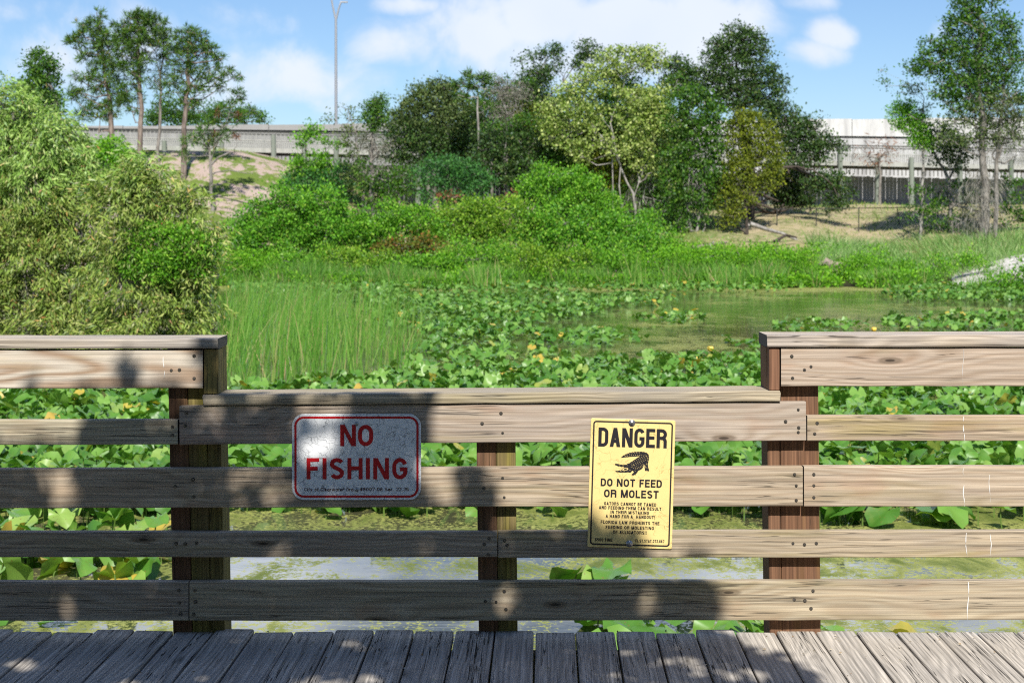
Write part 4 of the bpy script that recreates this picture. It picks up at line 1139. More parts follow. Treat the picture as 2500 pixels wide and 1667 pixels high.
tree('pine_tree', 'tallest round-headed pine of the left group', 'pine', 99.0, [[(344, 420, .19), (343, 300, .16), (340, 200, .13), (336, 110, .09), (338, 50, .04)]],
     [('crown', 'pine', [(338, 36, 28, 14), (318, 46, 20, 14), (362, 46, 26, 16), (302, 66, 24, 16), (340, 66, 36, 20), (382, 62, 26, 18), (402, 82, 18, 18), (318, 90, 34, 20), (358, 92, 34, 20), (290, 86, 16, 12), (300, 112, 26, 18), (335, 118, 28, 22), (392, 108, 16, 14), (318, 144, 28, 18), (352, 142, 20, 16), (296, 136, 16, 12), (336, 168, 22, 16), (308, 172, 20, 14), (322, 196, 16, 20), (350, 200, 8, 8), (310, 226, 18, 22), (336, 238, 14, 14), (300, 255, 14, 16), (322, 272, 10, 10)], pn)],
     bark_='bark_pine', seed=7, limb_r=.05, twig_r=.02, ntw=4)
tree('pine_tree', 'slender pale-trunked pine squeezed between the tall pines', 'pine', 100.0, [[(384, 440, .12), (390, 320, .10), (393, 220, .08), (400, 100, .03)]],
     [('crown', 'pine', [(400, 98, 14, 12), (404, 120, 18, 14), (394, 142, 16, 12), (380, 146, 12, 8), (404, 160, 14, 10), (388, 182, 20, 10), (376, 196, 10, 8), (402, 200, 14, 12), (384, 214, 12, 8), (395, 232, 18, 9), (380, 255, 8, 6)], dict(pn, cover=1.6))],
     bark_='bark_grey', seed=8, limb_r=.03, twig_r=.015, ntw=3)
tree('pine_tree', 'broad layered pine, rightmost of the tall group', 'pine', 98.0, [[(447, 450, .20), (450, 340, .17), (453, 240, .14), (458, 150, .10), (466, 80, .04)]],
     [('crown', 'pine', [(466, 76, 22, 10), (450, 92, 30, 14), (488, 90, 20, 12), (438, 108, 26, 14), (470, 112, 34, 16), (504, 108, 16, 10), (425, 128, 18, 12), (490, 130, 30, 14), (522, 130, 20, 12), (455, 140, 26, 16), (540, 146, 14, 10), (430, 158, 22, 12), (480, 164, 28, 14), (520, 164, 22, 10), (556, 176, 18, 10), (575, 188, 14, 10), (442, 184, 26, 12), (500, 190, 26, 10), (535, 194, 22, 12), (420, 204, 18, 10), (470, 212, 26, 12), (540, 214, 16, 10), (430, 226, 20, 10), (490, 228, 16, 9), (460, 250, 12, 8), (480, 246, 14, 10)], pn)],
     bark_='bark_pine', seed=9, limb_r=.06, twig_r=.02, ntw=4)
tree('pine_tree', 'small forked pine with bare pale limbs below the tall group', 'pine', 94.0, [[(516, 530, .13), (516, 440, .11), (514, 400, .09), (508, 330, .05)], [(516, 402, .08, 0, 1), (534, 384, .06), (565, 372, .04), (590, 372, .02)], [(518, 425, .05, 0, 1), (560, 416, .03), (620, 424, .012)], [(514, 396, .06, 0, 1), (530, 350, .05), (556, 290, .03), (578, 245, .02)]],
     [('crown', 'pine', [(508, 312, 18, 16), (500, 340, 18, 14), (528, 338, 14, 12), (578, 236, 18, 10), (586, 226, 10, 8), (568, 254, 16, 8), (615, 270, 8, 8), (545, 268, 16, 9), (512, 364, 14, 10), (490, 328, 10, 8), (535, 310, 14, 12), (575, 300, 12, 10), (556, 332, 10, 10), (462, 345, 16, 16), (450, 380, 12, 14)], dict(pn, cover=1.7)),
      ('dead_needles', 'dead', [(535, 275, 8, 8), (580, 285, 8, 8), (526, 332, 6, 6), (578, 338, 9, 9)], dict(leaf=.3, cover=1.0, aspect=.12, style='pine'))],
     bark_='bark_grey', seed=10, limb_r=.035, twig_r=.016, ntw=3)
tree('tree', 'dark rounded tree behind the bridge parapet, right of the pines', 'tree', 133.0, [[(520, 420, .25), (520, 300, .18)]],
     [('crown', 'mid', [(430, 268, 45, 26), (500, 272, 55, 24), (560, 276, 50, 24), (610, 288, 40, 16), (390, 285, 40, 20), (640, 296, 16, 8), (470, 300, 60, 18), (380, 310, 20, 40)], dict(leaf=.26, cover=3.5, aspect=.55))], seed=11)
# small trees left of centre
md = dict(leaf=.21, cover=3.6, aspect=.6, jit=.45)
tree('sapling', 'light-green leafy sapling beside a bridge pole, left of the light pole', 'sapling', 99.0, [[(745, 480, .08), (742, 400, .06), (746, 330, .03)], [(815, 470, .05), (805, 400, .04), (792, 350, .02)]],
     [('crown', 'fresh', [(760, 318, 26, 14), (742, 338, 22, 14), (735, 352, 14, 10), (792, 350, 16, 10), (828, 352, 14, 8), (760, 392, 46, 20), (735, 410, 34, 24), (790, 404, 32, 20)], md),
      ('lower_crown', 'bluegr', [(740, 440, 50, 26), (790, 440, 36, 26), (840, 430, 36, 30), (720, 462, 40, 20), (860, 462, 36, 24), (770, 470, 50, 20)], md)], seed=12, ntw=4)
tree('tree', 'thin wispy grey-green tree beside the light pole', 'tree', 97.0, [[(888, 520, .09), (880, 430, .07), (868, 340, .04), (850, 270, .02)]],
     [('crown', 'greyg', [(842, 266, 18, 8), (812, 292, 22, 8), (850, 292, 26, 10), (835, 312, 22, 10), (868, 322, 24, 18), (850, 345, 24, 18), (880, 360, 26, 24), (862, 390, 28, 24), (895, 410, 30, 30), (870, 440, 24, 24)], dict(leaf=.2, cover=1.3, aspect=.5, jit=.5))], bark_='bark_grey', seed=13, ntw=6)
tree('vine_snag', 'bushy-topped vine-wrapped snag left of the dark grove', 'tree', 95.0, [[(912, 540, .15), (910, 430, .13), (908, 330, .10), (920, 250, .05)]],
     [('crown', 'mid', [(930, 240, 11, 14), (922, 262, 16, 16), (904, 262, 16, 14), (912, 285, 22, 18), (928, 282, 14, 18), (914, 304, 18, 14)], dv),
      ('hanging_vines', 'moss', [(914, 340, 26, 24, 0, .5), (935, 360, 24, 20, 0, .4), (905, 370, 20, 24, 0, .5), (925, 400, 22, 26, 0, .4)], dict(leaf=.3, cover=1.5, aspect=.12, droop=.9)),
      ('lower_crown', 'mid', [(925, 440, 30, 30), (905, 480, 30, 30), (945, 480, 30, 30), (890, 420, 22, 34), (920, 520, 26, 24), (975, 430, 28, 24), (990, 455, 22, 20)], dict(md, cover=2.0))], bark_='bark_grey', seed=14)
dk_ = dict(leaf=.22, cover=4.6, aspect=.55, jit=.5, grow=1.15)
tree('oak_tree', 'grey-green oak at the left end of the central grove', 'oak', 103.0, [[(1060, 470, .25), (1058, 380, .2), (1065, 290, .12), (1075, 220, .05)], [(1050, 400, .15), (1000, 320, .08)]],
     [('crown', 'greyg', [(1078, 206, 26, 14), (1045, 222, 34, 18), (1098, 226, 26, 18), (1018, 250, 34, 20), (1065, 250, 44, 24), (1110, 262, 34, 22), (1000, 278, 34, 22), (1045, 290, 50, 30), (1100, 300, 46, 28), (965, 300, 26, 22, 0, .7)], dk_),
      ('lower_crown', 'dark', [(985, 330, 40, 28), (1040, 340, 50, 30), (1100, 345, 50, 30), (1150, 320, 34, 36), (970, 370, 34, 28, 0, .8), (1030, 380, 48, 24), (1140, 370, 40, 26), (1090, 385, 40, 20), (1170, 290, 20, 24)], dk_)], seed=15)
tree('pine_tree', 'lone flat-topped pine standing in the central grove', 'pine', 99.0, [[(1172, 480, .14), (1170, 380, .12), (1167, 290, .10), (1166, 215, .05)]],
     [('crown', 'pine', [(1160, 184, 22, 10), (1184, 188, 20, 9), (1140, 194, 16, 10), (1168, 202, 30, 10), (1125, 212, 20, 12), (1112, 206, 10, 8), (1120, 232, 16, 12), (1150, 218, 18, 8), (1192, 212, 12, 6), (1186, 250, 14, 6), (1144, 236, 16, 6), (1195, 262, 8, 5)], pn)], bark_='bark_pale', seed=16, limb_r=.04, ntw=3, thin=.7)
tree('bare_tree', 'pale nearly bare tree with thin grey branches in the central grove', 'tree', 101.0, [[(1240, 470, .14), (1235, 350, .11), (1238, 280, .08), (1215, 215, .03)], [(1238, 300, .06), (1262, 250, .04), (1275, 210, .02)], [(1236, 330, .05), (1212, 270, .03), (1200, 225, .015)]],
     [('crown', 'moss', [(1215, 205, 26, 14, 0, .8), (1245, 215, 30, 16, 0, .7), (1222, 235, 28, 18, 0, .7), (1255, 240, 28, 18, 0, .7), (1230, 265, 30, 18, 0, .7), (1215, 290, 20, 18, 0, .6), (1250, 280, 20, 18, 0, .5)], dict(leaf=.30, cover=1.5, aspect=.12, jit=.5, grow=1.2)),
      ('upper_crown', 'mid', [(1218, 200, 14, 8), (1240, 196, 10, 6), (1258, 226, 10, 8), (1290, 200, 10, 8)], md)], bark_='bark_pale', seed=17, ntw=9, twig_r=.022, thin=.6)
tree('tree', 'ragged dark tree with tufted top left of the yellowing tree', 'tree', 104.0, [[(1300, 500, .2), (1290, 380, .16), (1290, 280, .11), (1310, 180, .05), (1350, 128, .02)], [(1292, 300, .08), (1345, 230, .05), (1435, 130, .025)]],
     [('crown', 'dark', [(1274, 151, 8, 6), (1309, 134, 16, 9), (1351, 124, 16, 9), (1352, 136, 10, 8), (1318, 176, 20, 12), (1300, 192, 22, 12), (1278, 196, 12, 8), (1332, 190, 14, 12), (1280, 220, 24, 12), (1320, 222, 24, 14), (1270, 245, 22, 12), (1305, 250, 34, 18), (1355, 250, 18, 16), (1432, 115, 16, 10), (1450, 130, 20, 10), (1425, 140, 12, 12), (1415, 165, 8, 14), (1360, 165, 8, 14)], dict(dk_, cover=3.6, grow=1.45)),
      ('lower_crown', 'olive', [(1290, 280, 40, 26), (1320, 300, 44, 30), (1275, 310, 34, 26), (1310, 335, 50, 24)], dk_),
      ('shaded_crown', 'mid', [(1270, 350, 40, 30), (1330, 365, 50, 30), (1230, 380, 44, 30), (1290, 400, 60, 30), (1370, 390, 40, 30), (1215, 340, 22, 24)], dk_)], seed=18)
tree('tree', 'yellowing pale-leaved tree with white limbs in the middle of the grove', 'tree', 95.0, [[(1565, 580, .14), (1545, 470, .12), (1510, 390, .10), (1490, 300, .07), (1530, 180, .03)], [(1515, 400, .07), (1450, 310, .05), (1400, 250, .025)], [(1495, 320, .06), (1440, 210, .03)], [(1548, 480, .07), (1590, 380, .05), (1580, 270, .03)]],
     [('crown', 'yellow', [(1595, 128, 24, 12), (1568, 136, 24, 12), (1612, 146, 14, 12), (1535, 122, 18, 8), (1500, 128, 22, 8), (1545, 156, 34, 14), (1480, 146, 26, 10), (1500, 166, 34, 14), (1588, 164, 22, 12), (1450, 176, 30, 14), (1420, 198, 26, 12), (1475, 200, 36, 18), (1385, 222, 26, 12), (1430, 228, 40, 18), (1360, 252, 22, 12), (1395, 262, 40, 20), (1350, 285, 28, 14), (1440, 270, 36, 20), (1380, 300, 40, 16), (1345, 308, 24, 12), (1430, 305, 36, 14), (1560, 240, 44, 26), (1610, 240, 30, 22), (1590, 268, 44, 22), (1540, 280, 36, 20), (1620, 290, 26, 22), (1580, 310, 40, 18), (1555, 340, 34, 14), (1610, 345, 36, 22), (1640, 330, 20, 24), (1600, 375, 26, 14), (1420, 350, 24, 12), (1425, 385, 16, 14), (1560, 355, 30, 10), (1650, 530, 18, 22), (1350, 335, 30, 14, 0, .7), (1400, 365, 34, 14, 0, .7), (1460, 345, 34, 16, 0, .6), (1520, 375, 34, 16, 0, .6), (1610, 415, 30, 18, 0, .7), (1640, 300, 24, 24, 0, .8), (1570, 410, 26, 14, 0, .6), (1320, 260, 20, 14, 0, .6)], dict(leaf=.23, cover=3.8, aspect=.6, jit=.5, grow=1.18)),
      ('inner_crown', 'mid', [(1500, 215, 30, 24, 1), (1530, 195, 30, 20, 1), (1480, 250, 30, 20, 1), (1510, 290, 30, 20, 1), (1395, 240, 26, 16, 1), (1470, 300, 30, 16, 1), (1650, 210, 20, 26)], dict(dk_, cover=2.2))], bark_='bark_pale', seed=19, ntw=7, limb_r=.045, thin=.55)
tree('tree', 'vine-draped olive-green tree under the yellowing tree', 'tree', 97.0, [[(1480, 560, .16), (1470, 450, .12), (1465, 370, .07)], [(1420, 520, .1), (1415, 420, .06)]],
     [('crown', 'olive', [(1480, 340, 40, 26), (1515, 350, 40, 30), (1450, 370, 44, 28), (1500, 390, 50, 30), (1460, 410, 44, 30), (1530, 400, 34, 34), (1480, 440, 44, 26), (1420, 410, 30, 34)], dict(dk_, cover=3.3)),
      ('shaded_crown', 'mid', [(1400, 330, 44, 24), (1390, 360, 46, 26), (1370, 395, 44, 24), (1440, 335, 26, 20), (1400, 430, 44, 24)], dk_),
      ('hanging_vines', 'moss', [(1550, 440, 20, 40, 0, .6), (1570, 420, 14, 30, 0, .5), (1540, 470, 14, 30, 0, .6)], dict(leaf=.45, cover=1.2, aspect=.07, droop=1.6, jit=.15))], bark_='bark_grey', seed=20)
tree('tree', 'dense green tree with pale crooked stems left of the dark oak', 'tree', 92.0, [[(1698, 600, .10), (1706, 540, .085), (1720, 460, .07), (1712, 380, .05), (1690, 260, .03)], [(1690, 580, .06), (1678, 500, .05), (1680, 400, .03)], [(1702, 585, .04), (1722, 555, .035), (1716, 525, .03), (1706, 500, .02)], [(1712, 590, .07), (1640, 480, .04), (1640, 400, .03)]],
     [('crown', 'mid', [(1690, 232, 34, 20), (1720, 250, 34, 22), (1660, 258, 34, 22), (1695, 280, 44, 26), (1740, 280, 26, 30), (1655, 300, 34, 24), (1715, 320, 40, 28), (1680, 345, 40, 26), (1745, 340, 26, 30), (1650, 370, 30, 24), (1700, 380, 44, 26), (1670, 415, 34, 26), (1730, 410, 34, 30), (1640, 420, 24, 24), (1700, 450, 40, 26), (1640, 460, 34, 26), (1670, 490, 34, 26), (1720, 490, 26, 26), (1640, 510, 30, 22), (1700, 525, 30, 22, 0, .7), (1650, 545, 30, 20, 0, .8), (1740, 460, 20, 40)], dict(leaf=.21, cover=3.3, aspect=.7, jit=.5, grow=1.12)),
      ('pale_leaves', 'yellow', [(1640, 395, 24, 14), (1655, 345, 16, 12), (1690, 325, 24, 12), (1630, 440, 16, 14), (1670, 365, 16, 10)], dict(leaf=.23, cover=1.6, aspect=.6, jit=.5)),
      ('hanging_vines', 'moss', [(1690, 440, 20, 26, 0, .5), (1680, 480, 20, 26, 0, .4), (1570, 480, 14, 40, 0, .5)], dict(leaf=.45, cover=.9, aspect=.06, droop=1.2, jit=.2))], bark_='bark_pale', seed=21, ntw=5)
dd = dict(leaf=.22, cover=3.3, aspect=.55, jit=.5, grow=1.12)
tree('oak_tree', 'tallest dark oak with drooping low limbs on its right side', 'oak', 97.0,
     [[(1828, 600, .34), (1832, 520, .30), (1835, 440, .26), (1815, 330, .18), (1800, 220, .10), (1805, 100, .04)], [(1836, 440, .18, 0, 1), (1880, 418, .12, -1), (1930, 408, .10, -1.5), (1975, 425, .07, -2), (2015, 455, .04, -2)], [(1930, 408, .08, -1.5, 1), (1985, 414, .06, -2.4), (2030, 450, .04, -2.6), (2045, 480, .02, -2.6)], [(1832, 420, .14, 0, 1), (1890, 340, .09), (1960, 320, .05), (2010, 345, .03)]],
     [('crown', 'dark', [(1800, 72, 24, 14), (1830, 84, 24, 14), (1778, 92, 22, 14), (1806, 102, 36, 18), (1846, 106, 22, 18), (1752, 112, 26, 18), (1790, 128, 40, 20), (1842, 136, 34, 20), (1745, 142, 28, 20), (1866, 120, 10, 10), (1790, 158, 44, 22), (1848, 168, 36, 20), (1742, 176, 28, 22), (1884, 176, 18, 10), (1800, 192, 50, 24), (1860, 200, 36, 22), (1900, 196, 16, 12), (1750, 212, 34, 24), (1820, 226, 50, 24), (1880, 232, 34, 18), (1905, 224, 14, 10), (1770, 248, 40, 22), (1840, 258, 44, 22), (1895, 262, 26, 16), (1910, 250, 12, 10), (1660, 150, 18, 12), (1640, 166, 24, 16), (1672, 172, 24, 18), (1650, 194, 34, 18), (1690, 200, 30, 24), (1640, 214, 30, 16), (1700, 226, 26, 20), (1930, 280, 22, 14), (1900, 290, 40, 20), (1870, 290, 40, 20)], dd),
      ('lower_crown', 'dark', [(1940, 305, 30, 18), (1975, 296, 22, 12), (1990, 320, 22, 18), (1960, 335, 40, 20), (1920, 330, 34, 24), (1985, 350, 34, 18), (2025, 350, 26, 12), (2045, 366, 14, 12), (1940, 365, 40, 20), (2000, 378, 30, 14), (1920, 392, 30, 18), (1968, 396, 34, 14), (2020, 430, 34, 12, -2), (2050, 446, 26, 14, -2), (2066, 470, 20, 16, -2), (2020, 460, 34, 18, -2), (2050, 490, 26, 14, -2), (1990, 440, 26, 14, -2), (2040, 510, 20, 12, -2, .7)], dd),
      ('shaded_crown', 'dark', [(1920, 420, 40, 18, 2), (1950, 440, 40, 22, 2), (1910, 450, 34, 28, 2), (1960, 470, 34, 24, 2), (1925, 485, 30, 20, 2), (1900, 480, 20, 24, 2), (1975, 495, 16, 14, 2), (1938, 500, 20, 10, 2)], dict(dd, cover=3.6))],
     bark_='bark_dark', seed=22, limb_r=.10, twig_r=.025)
tree('tree', 'olive-yellow bushy tree in front of the dark oak', 'tree', 92.0, [[(1822, 600, .10), (1818, 500, .09), (1825, 400, .06), (1820, 320, .03)]],
     [('crown', 'olive', [(1806, 280, 30, 14), (1840, 282, 26, 14), (1822, 300, 44, 18), (1865, 306, 20, 16), (1788, 312, 24, 18), (1835, 326, 46, 20), (1880, 338, 24, 18), (1800, 340, 36, 20), (1850, 358, 44, 22), (1895, 372, 18, 18), (1810, 372, 38, 20), (1862, 390, 38, 20), (1820, 398, 34, 20), (1780, 398, 24, 20), (1890, 408, 18, 14), (1800, 424, 36, 18), (1850, 425, 40, 18), (1890, 440, 22, 18), (1770, 440, 24, 18), (1805, 455, 34, 18), (1860, 455, 30, 16), (1780, 475, 36, 20), (1815, 485, 30, 18), (1760, 470, 18, 18), (1770, 505, 34, 18), (1790, 525, 26, 18), (1772, 545, 18, 14), (1800, 505, 18, 14)], dict(leaf=.19, cover=3.2, aspect=.6, jit=.5))], bark_='bark_dark', seed=23)
tree('tree', 'dark green tree at the back of the grove, behind the bare pale tree', 'tree', 107.0, [[(1230, 480, .2), (1225, 400, .16), (1220, 330, .08)]],
     [('crown', 'mid', [(1205, 240, 30, 20), (1255, 235, 34, 22), (1300, 250, 34, 24), (1160, 260, 30, 20), (1340, 290, 30, 24), (1195, 275, 34, 24), (1250, 285, 34, 24), (1140, 300, 34, 28), (1310, 320, 40, 30), (1180, 330, 40, 30), (1230, 320, 44, 34), (1150, 370, 44, 34), (1210, 370, 50, 34), (1270, 370, 44, 34), (1330, 380, 50, 36), (1170, 420, 50, 30), (1240, 420, 54, 30), (1310, 430, 54, 30), (1385, 420, 44, 34)], dk_)], seed=31)
tree('tree', 'dark green understorey tree hiding the foot of the lone flat-topped pine', 'tree', 97.0, [[(1205, 520, .12), (1200, 430, .09), (1205, 340, .05)], [(1290, 520, .1), (1285, 420, .07), (1290, 340, .04)]],
     [('crown', 'dark', [(1195, 330, 26, 20), (1225, 350, 30, 22), (1185, 365, 30, 20), (1260, 335, 30, 22), (1240, 385, 36, 22), (1195, 400, 34, 20), (1280, 370, 34, 24), (1310, 345, 26, 22), (1290, 405, 36, 22), (1325, 390, 30, 24), (1220, 425, 34, 18), (1270, 440, 34, 20), (1330, 425, 34, 20)], dict(dk_, cover=3.2)),
      ('upper_crown', 'mid', [(1205, 300, 16, 12), (1245, 305, 22, 14), (1290, 300, 26, 16), (1330, 320, 22, 16), (1355, 360, 24, 20)], dict(dk_, cover=3.0))], seed=33)
tree('tree', 'mid-green tree filling the back of the grove, behind the yellowing tree', 'tree', 106.0, [[(1560, 520, .2), (1555, 400, .16), (1550, 300, .08)]],
     [('crown', 'mid', [(1470, 290, 40, 34), (1530, 250, 44, 34), (1590, 260, 44, 34), (1540, 310, 50, 34), (1610, 330, 50, 36), (1480, 350, 50, 34), (1560, 370, 54, 34), (1630, 400, 44, 40), (1500, 430, 54, 40), (1590, 450, 54, 40), (1560, 500, 50, 40), (1640, 490, 40, 40)], dk_)], seed=32)
# right-hand trees
tree('slender_tree', 'slender light-green tree with a pale spotted trunk, left of the tall right-hand tree', 'tree', 89.0, [[(2248, 560, .10), (2252, 480, .085), (2254, 400, .07), (2248, 320, .05), (2256, 240, .025), (2240, 210, .012)]],
     [('crown', 'fresh', [(2215, 258, 26, 10), (2200, 272, 26, 12), (2230, 276, 30, 14), (2212, 292, 34, 14), (2245, 300, 26, 14), (2228, 318, 30, 16), (2250, 330, 18, 16), (2205, 306, 22, 10), (2238, 346, 22, 14), (2262, 352, 14, 12)], dict(leaf=.16, cover=3.0, aspect=.55, jit=.5, grow=1.15)),
      ('upper_crown', 'mid', [(2159, 199, 10, 6), (2150, 172, 8, 5), (2165, 210, 8, 6), (2218, 214, 12, 10), (2204, 208, 10, 6), (2240, 214, 12, 9), (2233, 226, 10, 7), (2200, 225, 9, 7), (2255, 262, 14, 10)], dict(leaf=.18, cover=1.9, aspect=.55)),
      ('lower_crown', 'mid', [(2240, 480, 22, 24), (2262, 500, 20, 24), (2235, 520, 20, 20), (2268, 530, 20, 20)], dict(md, cover=1.4))], bark_='bark_pale', seed=24, limb_r=.03, ntw=4)
tree('tall_tree', 'very tall airy tree at the far right, its trunk hung with dead vines', 'tree', 87.0,
     [[(2402, 580, .30), (2404, 500, .26), (2398, 380, .20), (2390, 240, .15), (2392, 120, .10), (2388, 0, .05), (2385, -60, .02)], [(2428, 590, .14), (2432, 430, .12), (2440, 300, .09), (2455, 180, .05), (2470, 90, .02)], [(2392, 260, .09, 0, 1), (2340, 190, .06), (2290, 130, .03)], [(2396, 320, .08, 0, 1), (2330, 270, .04), (2290, 230, .02)]],
     [('crown', 'mid', [(2345, 12, 24, 14), (2375, 2, 26, 14), (2420, 4, 20, 10), (2390, -30, 30, 20), (2325, 40, 18, 12), (2360, 34, 28, 14), (2342, 64, 30, 14), (2395, 46, 24, 16), (2445, 50, 26, 14), (2468, 64, 18, 12), (2330, 88, 24, 14), (2375, 84, 34, 18), (2430, 84, 30, 16), (2478, 88, 14, 18), (2350, 112, 34, 14), (2410, 116, 36, 18), (2460, 124, 26, 18), (2270, 104, 14, 8), (2300, 110, 20, 10), (2285, 126, 22, 12), (2320, 132, 30, 14), (2252, 142, 20, 10), (2275, 154, 26, 12), (2232, 160, 18, 10), (2315, 158, 26, 12), (2360, 152, 34, 16), (2226, 172, 12, 8), (2262, 176, 24, 10), (2340, 182, 34, 14), (2400, 160, 30, 18), (2450, 160, 30, 18), (2490, 150, 14, 26), (2300, 200, 22, 12), (2345, 210, 34, 16), (2400, 204, 34, 16), (2320, 226, 28, 14), (2360, 240, 30, 14), (2455, 205, 24, 18), (2490, 220, 14, 24), (2410, 240, 30, 14), (2290, 232, 18, 10), (2340, 262, 28, 12)], dict(leaf=.21, cover=3.6, aspect=.55, jit=.5, grow=1.15)),
      ('mossy_branches', 'greyg', [(2400, 130, 24, 20, .6), (2370, 170, 30, 20, .6), (2430, 190, 30, 24, .6), (2390, 225, 34, 20, .6), (2450, 240, 34, 24), (2410, 270, 40, 20), (2470, 270, 30, 26), (2380, 290, 34, 16), (2440, 300, 40, 22), (2490, 310, 18, 30), (2410, 325, 34, 16), (2460, 340, 34, 22), (2380, 345, 30, 16), (2330, 300, 30, 16), (2320, 340, 30, 18)], dict(leaf=.22, cover=2.2, aspect=.45, jit=.5, grow=1.15)),
      ('hanging_moss', 'moss', [(2420, 255, 40, 30, 0, .8), (2470, 290, 34, 34, 0, .9), (2380, 150, 24, 24, 0, .5), (2440, 350, 50, 24, 0, .8), (2400, 380, 34, 20, 0, .6), (2480, 380, 26, 30, 0, .9)], dict(leaf=.5, cover=.8, aspect=.05, droop=.7, jit=.4)),
      ('trunk_vines', 'moss', [(2395, 440, 22, 26), (2386, 480, 24, 30), (2384, 520, 24, 34), (2378, 555, 22, 26), (2410, 460, 20, 26)], dict(leaf=.5, cover=1.5, aspect=.06, droop=1.5, jit=.2))], bark_='bark_grey', seed=25, limb_r=.06, ntw=5)
tree('tree', 'low dark-leaved tree with a leaning pale trunk, between the slender and the tall trees', 'tree', 90.0, [[(2322, 590, .16), (2322, 500, .14), (2312, 430, .11), (2280, 372, .06)], [(2316, 440, .07, 0, 1), (2340, 380, .04)]],
     [('crown', 'dark', [(2290, 320, 26, 20), (2320, 345, 30, 22), (2345, 370, 26, 20), (2300, 380, 26, 16), (2270, 350, 20, 16), (2330, 405, 26, 16)], dict(dd, cover=3.0)),
      ('low_leaves', 'mid', [(2290, 470, 30, 24), (2350, 460, 26, 30), (2360, 500, 26, 30), (2300, 510, 30, 26), (2340, 545, 34, 22), (2290, 550, 30, 20), (2440, 470, 26, 26), (2470, 440, 26, 30), (2480, 490, 30, 30), (2470, 540, 34, 30), (2440, 520, 22, 26)], dict(md, cover=1.6))], bark_='bark_grey', seed=26)
tree('dead_palm', 'brown withered fronds on top of a bridge pole', 'plant', 110.0, [[(2149, 505, .10), (2149, 440, .09), (2148, 385, .08)]],
     [('crown', 'dead', [(2128, 362, 10, 8), (2160, 352, 14, 10), (2145, 374, 16, 8), (2122, 386, 8, 10), (2164, 372, 12, 8), (2136, 392, 12, 8)], dict(leaf=.5, cover=1.6, aspect=.14, droop=.5))], seed=27)
# dark understorey along the foot of the grove
tree('bush', 'dark blue-green palmate bush at the foot of the grey-green oak', 'bush', 94.0, [[(1100, 520, .06), (1100, 440, .04)]],
     [('crown', 'bluegr', [(1060, 396, 26, 14), (1090, 402, 34, 18), (1130, 410, 40, 18), (1050, 420, 36, 22), (1100, 430, 44, 22), (1150, 430, 40, 20), (1180, 445, 26, 18), (1060, 455, 34, 22), (1110, 460, 44, 20), (1165, 462, 30, 16), (1075, 485, 40, 18), (1130, 482, 30, 16)], dict(leaf=.24, cover=2.8, aspect=.35, droop=.3, jit=.4)), ('dead_leaves', 'dead', [(1105, 482, 30, 12, -1.5, .5)], md)], seed=28)
tree('bush', 'dark leafy bush by the bridge poles, left of the grey-green oak', 'bush', 98.0, [[(975, 500, .05), (970, 440, .03)]],
     [('crown', 'mid', [(955, 440, 26, 20), (985, 430, 26, 24), (1000, 460, 24, 20), (960, 470, 26, 20)], dict(md, cover=1.8))], seed=29)
tree('bush', 'brown-leaved dead bush between the green bushes under the grove', 'bush', 88.0, [[(1258, 520, .04), (1256, 480, .03)]],
     [('crown', 'dead', [(1256, 480, 26, 12), (1240, 492, 20, 10), (1275, 492, 18, 12)], dict(leaf=.2, cover=2.2, aspect=.5))], seed=30)
sh = dict(leaf=.17, cover=3.8, aspect=.62, jit=.5, shell=.66, per=150, clump=.30, grow=1.1)
shrubs = [
 ('big rounded dark-green shrub right of the sandy slope', 'shrubm', 80, [(620, 560, 60, 40), (690, 530, 60, 40), (640, 520, 40, 30), (720, 500, 50, 34), (670, 580, 90, 40), (760, 560, 70, 46), (600, 590, 50, 34), (700, 480, 34, 20), (745, 600, 70, 34), (655, 490, 26, 20)]),
 ('smaller shrub overlapping the big rounded shrub on its right', 'shrubm', 79, [(800, 500, 40, 30), (770, 480, 30, 24), (840, 530, 50, 34), (810, 560, 60, 40), (860, 580, 50, 34)]),
 ('tallest bright shrub in front of the grove', 'fresh', 83, [(1340, 425, 34, 20), (1380, 432, 40, 22), (1420, 450, 40, 24), (1320, 450, 40, 24), (1360, 470, 70, 34), (1440, 480, 50, 34), (1310, 490, 50, 34), (1480, 500, 40, 34), (1400, 510, 80, 40)]),
 ('broad low shrub before the tallest bright shrub', 'shruby', 80, [(1180, 500, 40, 20), (1130, 510, 40, 20), (1230, 510, 50, 26), (1160, 540, 70, 30), (1100, 540, 50, 26), (1240, 550, 70, 34), (1080, 570, 40, 24), (1180, 575, 70, 30)]),
 ('leafy shrub left of the broad low shrub', 'fresh', 79, [(960, 520, 40, 22), (1000, 535, 50, 26), (920, 545, 50, 26), (970, 565, 60, 28), (1040, 560, 40, 26), (900, 575, 40, 24)]),
 ('large dark-centred shrub right of the broad low shrub', 'shrubm', 79.5, [(1380, 545, 60, 34), (1330, 560, 60, 34), (1440, 550, 60, 34), (1500, 560, 50, 30), (1290, 585, 50, 30), (1400, 590, 80, 30), (1480, 595, 70, 28), (1550, 580, 50, 30)]),
 ('slanting shrub at the right end of the bright thicket', 'fresh', 81, [(1520, 530, 40, 26), (1560, 550, 50, 28), (1600, 570, 40, 24), (1580, 600, 60, 28), (1630, 605, 40, 22)]),
 ('small rust-tipped shrub in the middle of the thicket', 'rusty', 76.5, [(980, 600, 34, 12), (1020, 598, 40, 14), (1050, 610, 34, 12), (960, 615, 30, 14), (1010, 622, 50, 14)]),
]
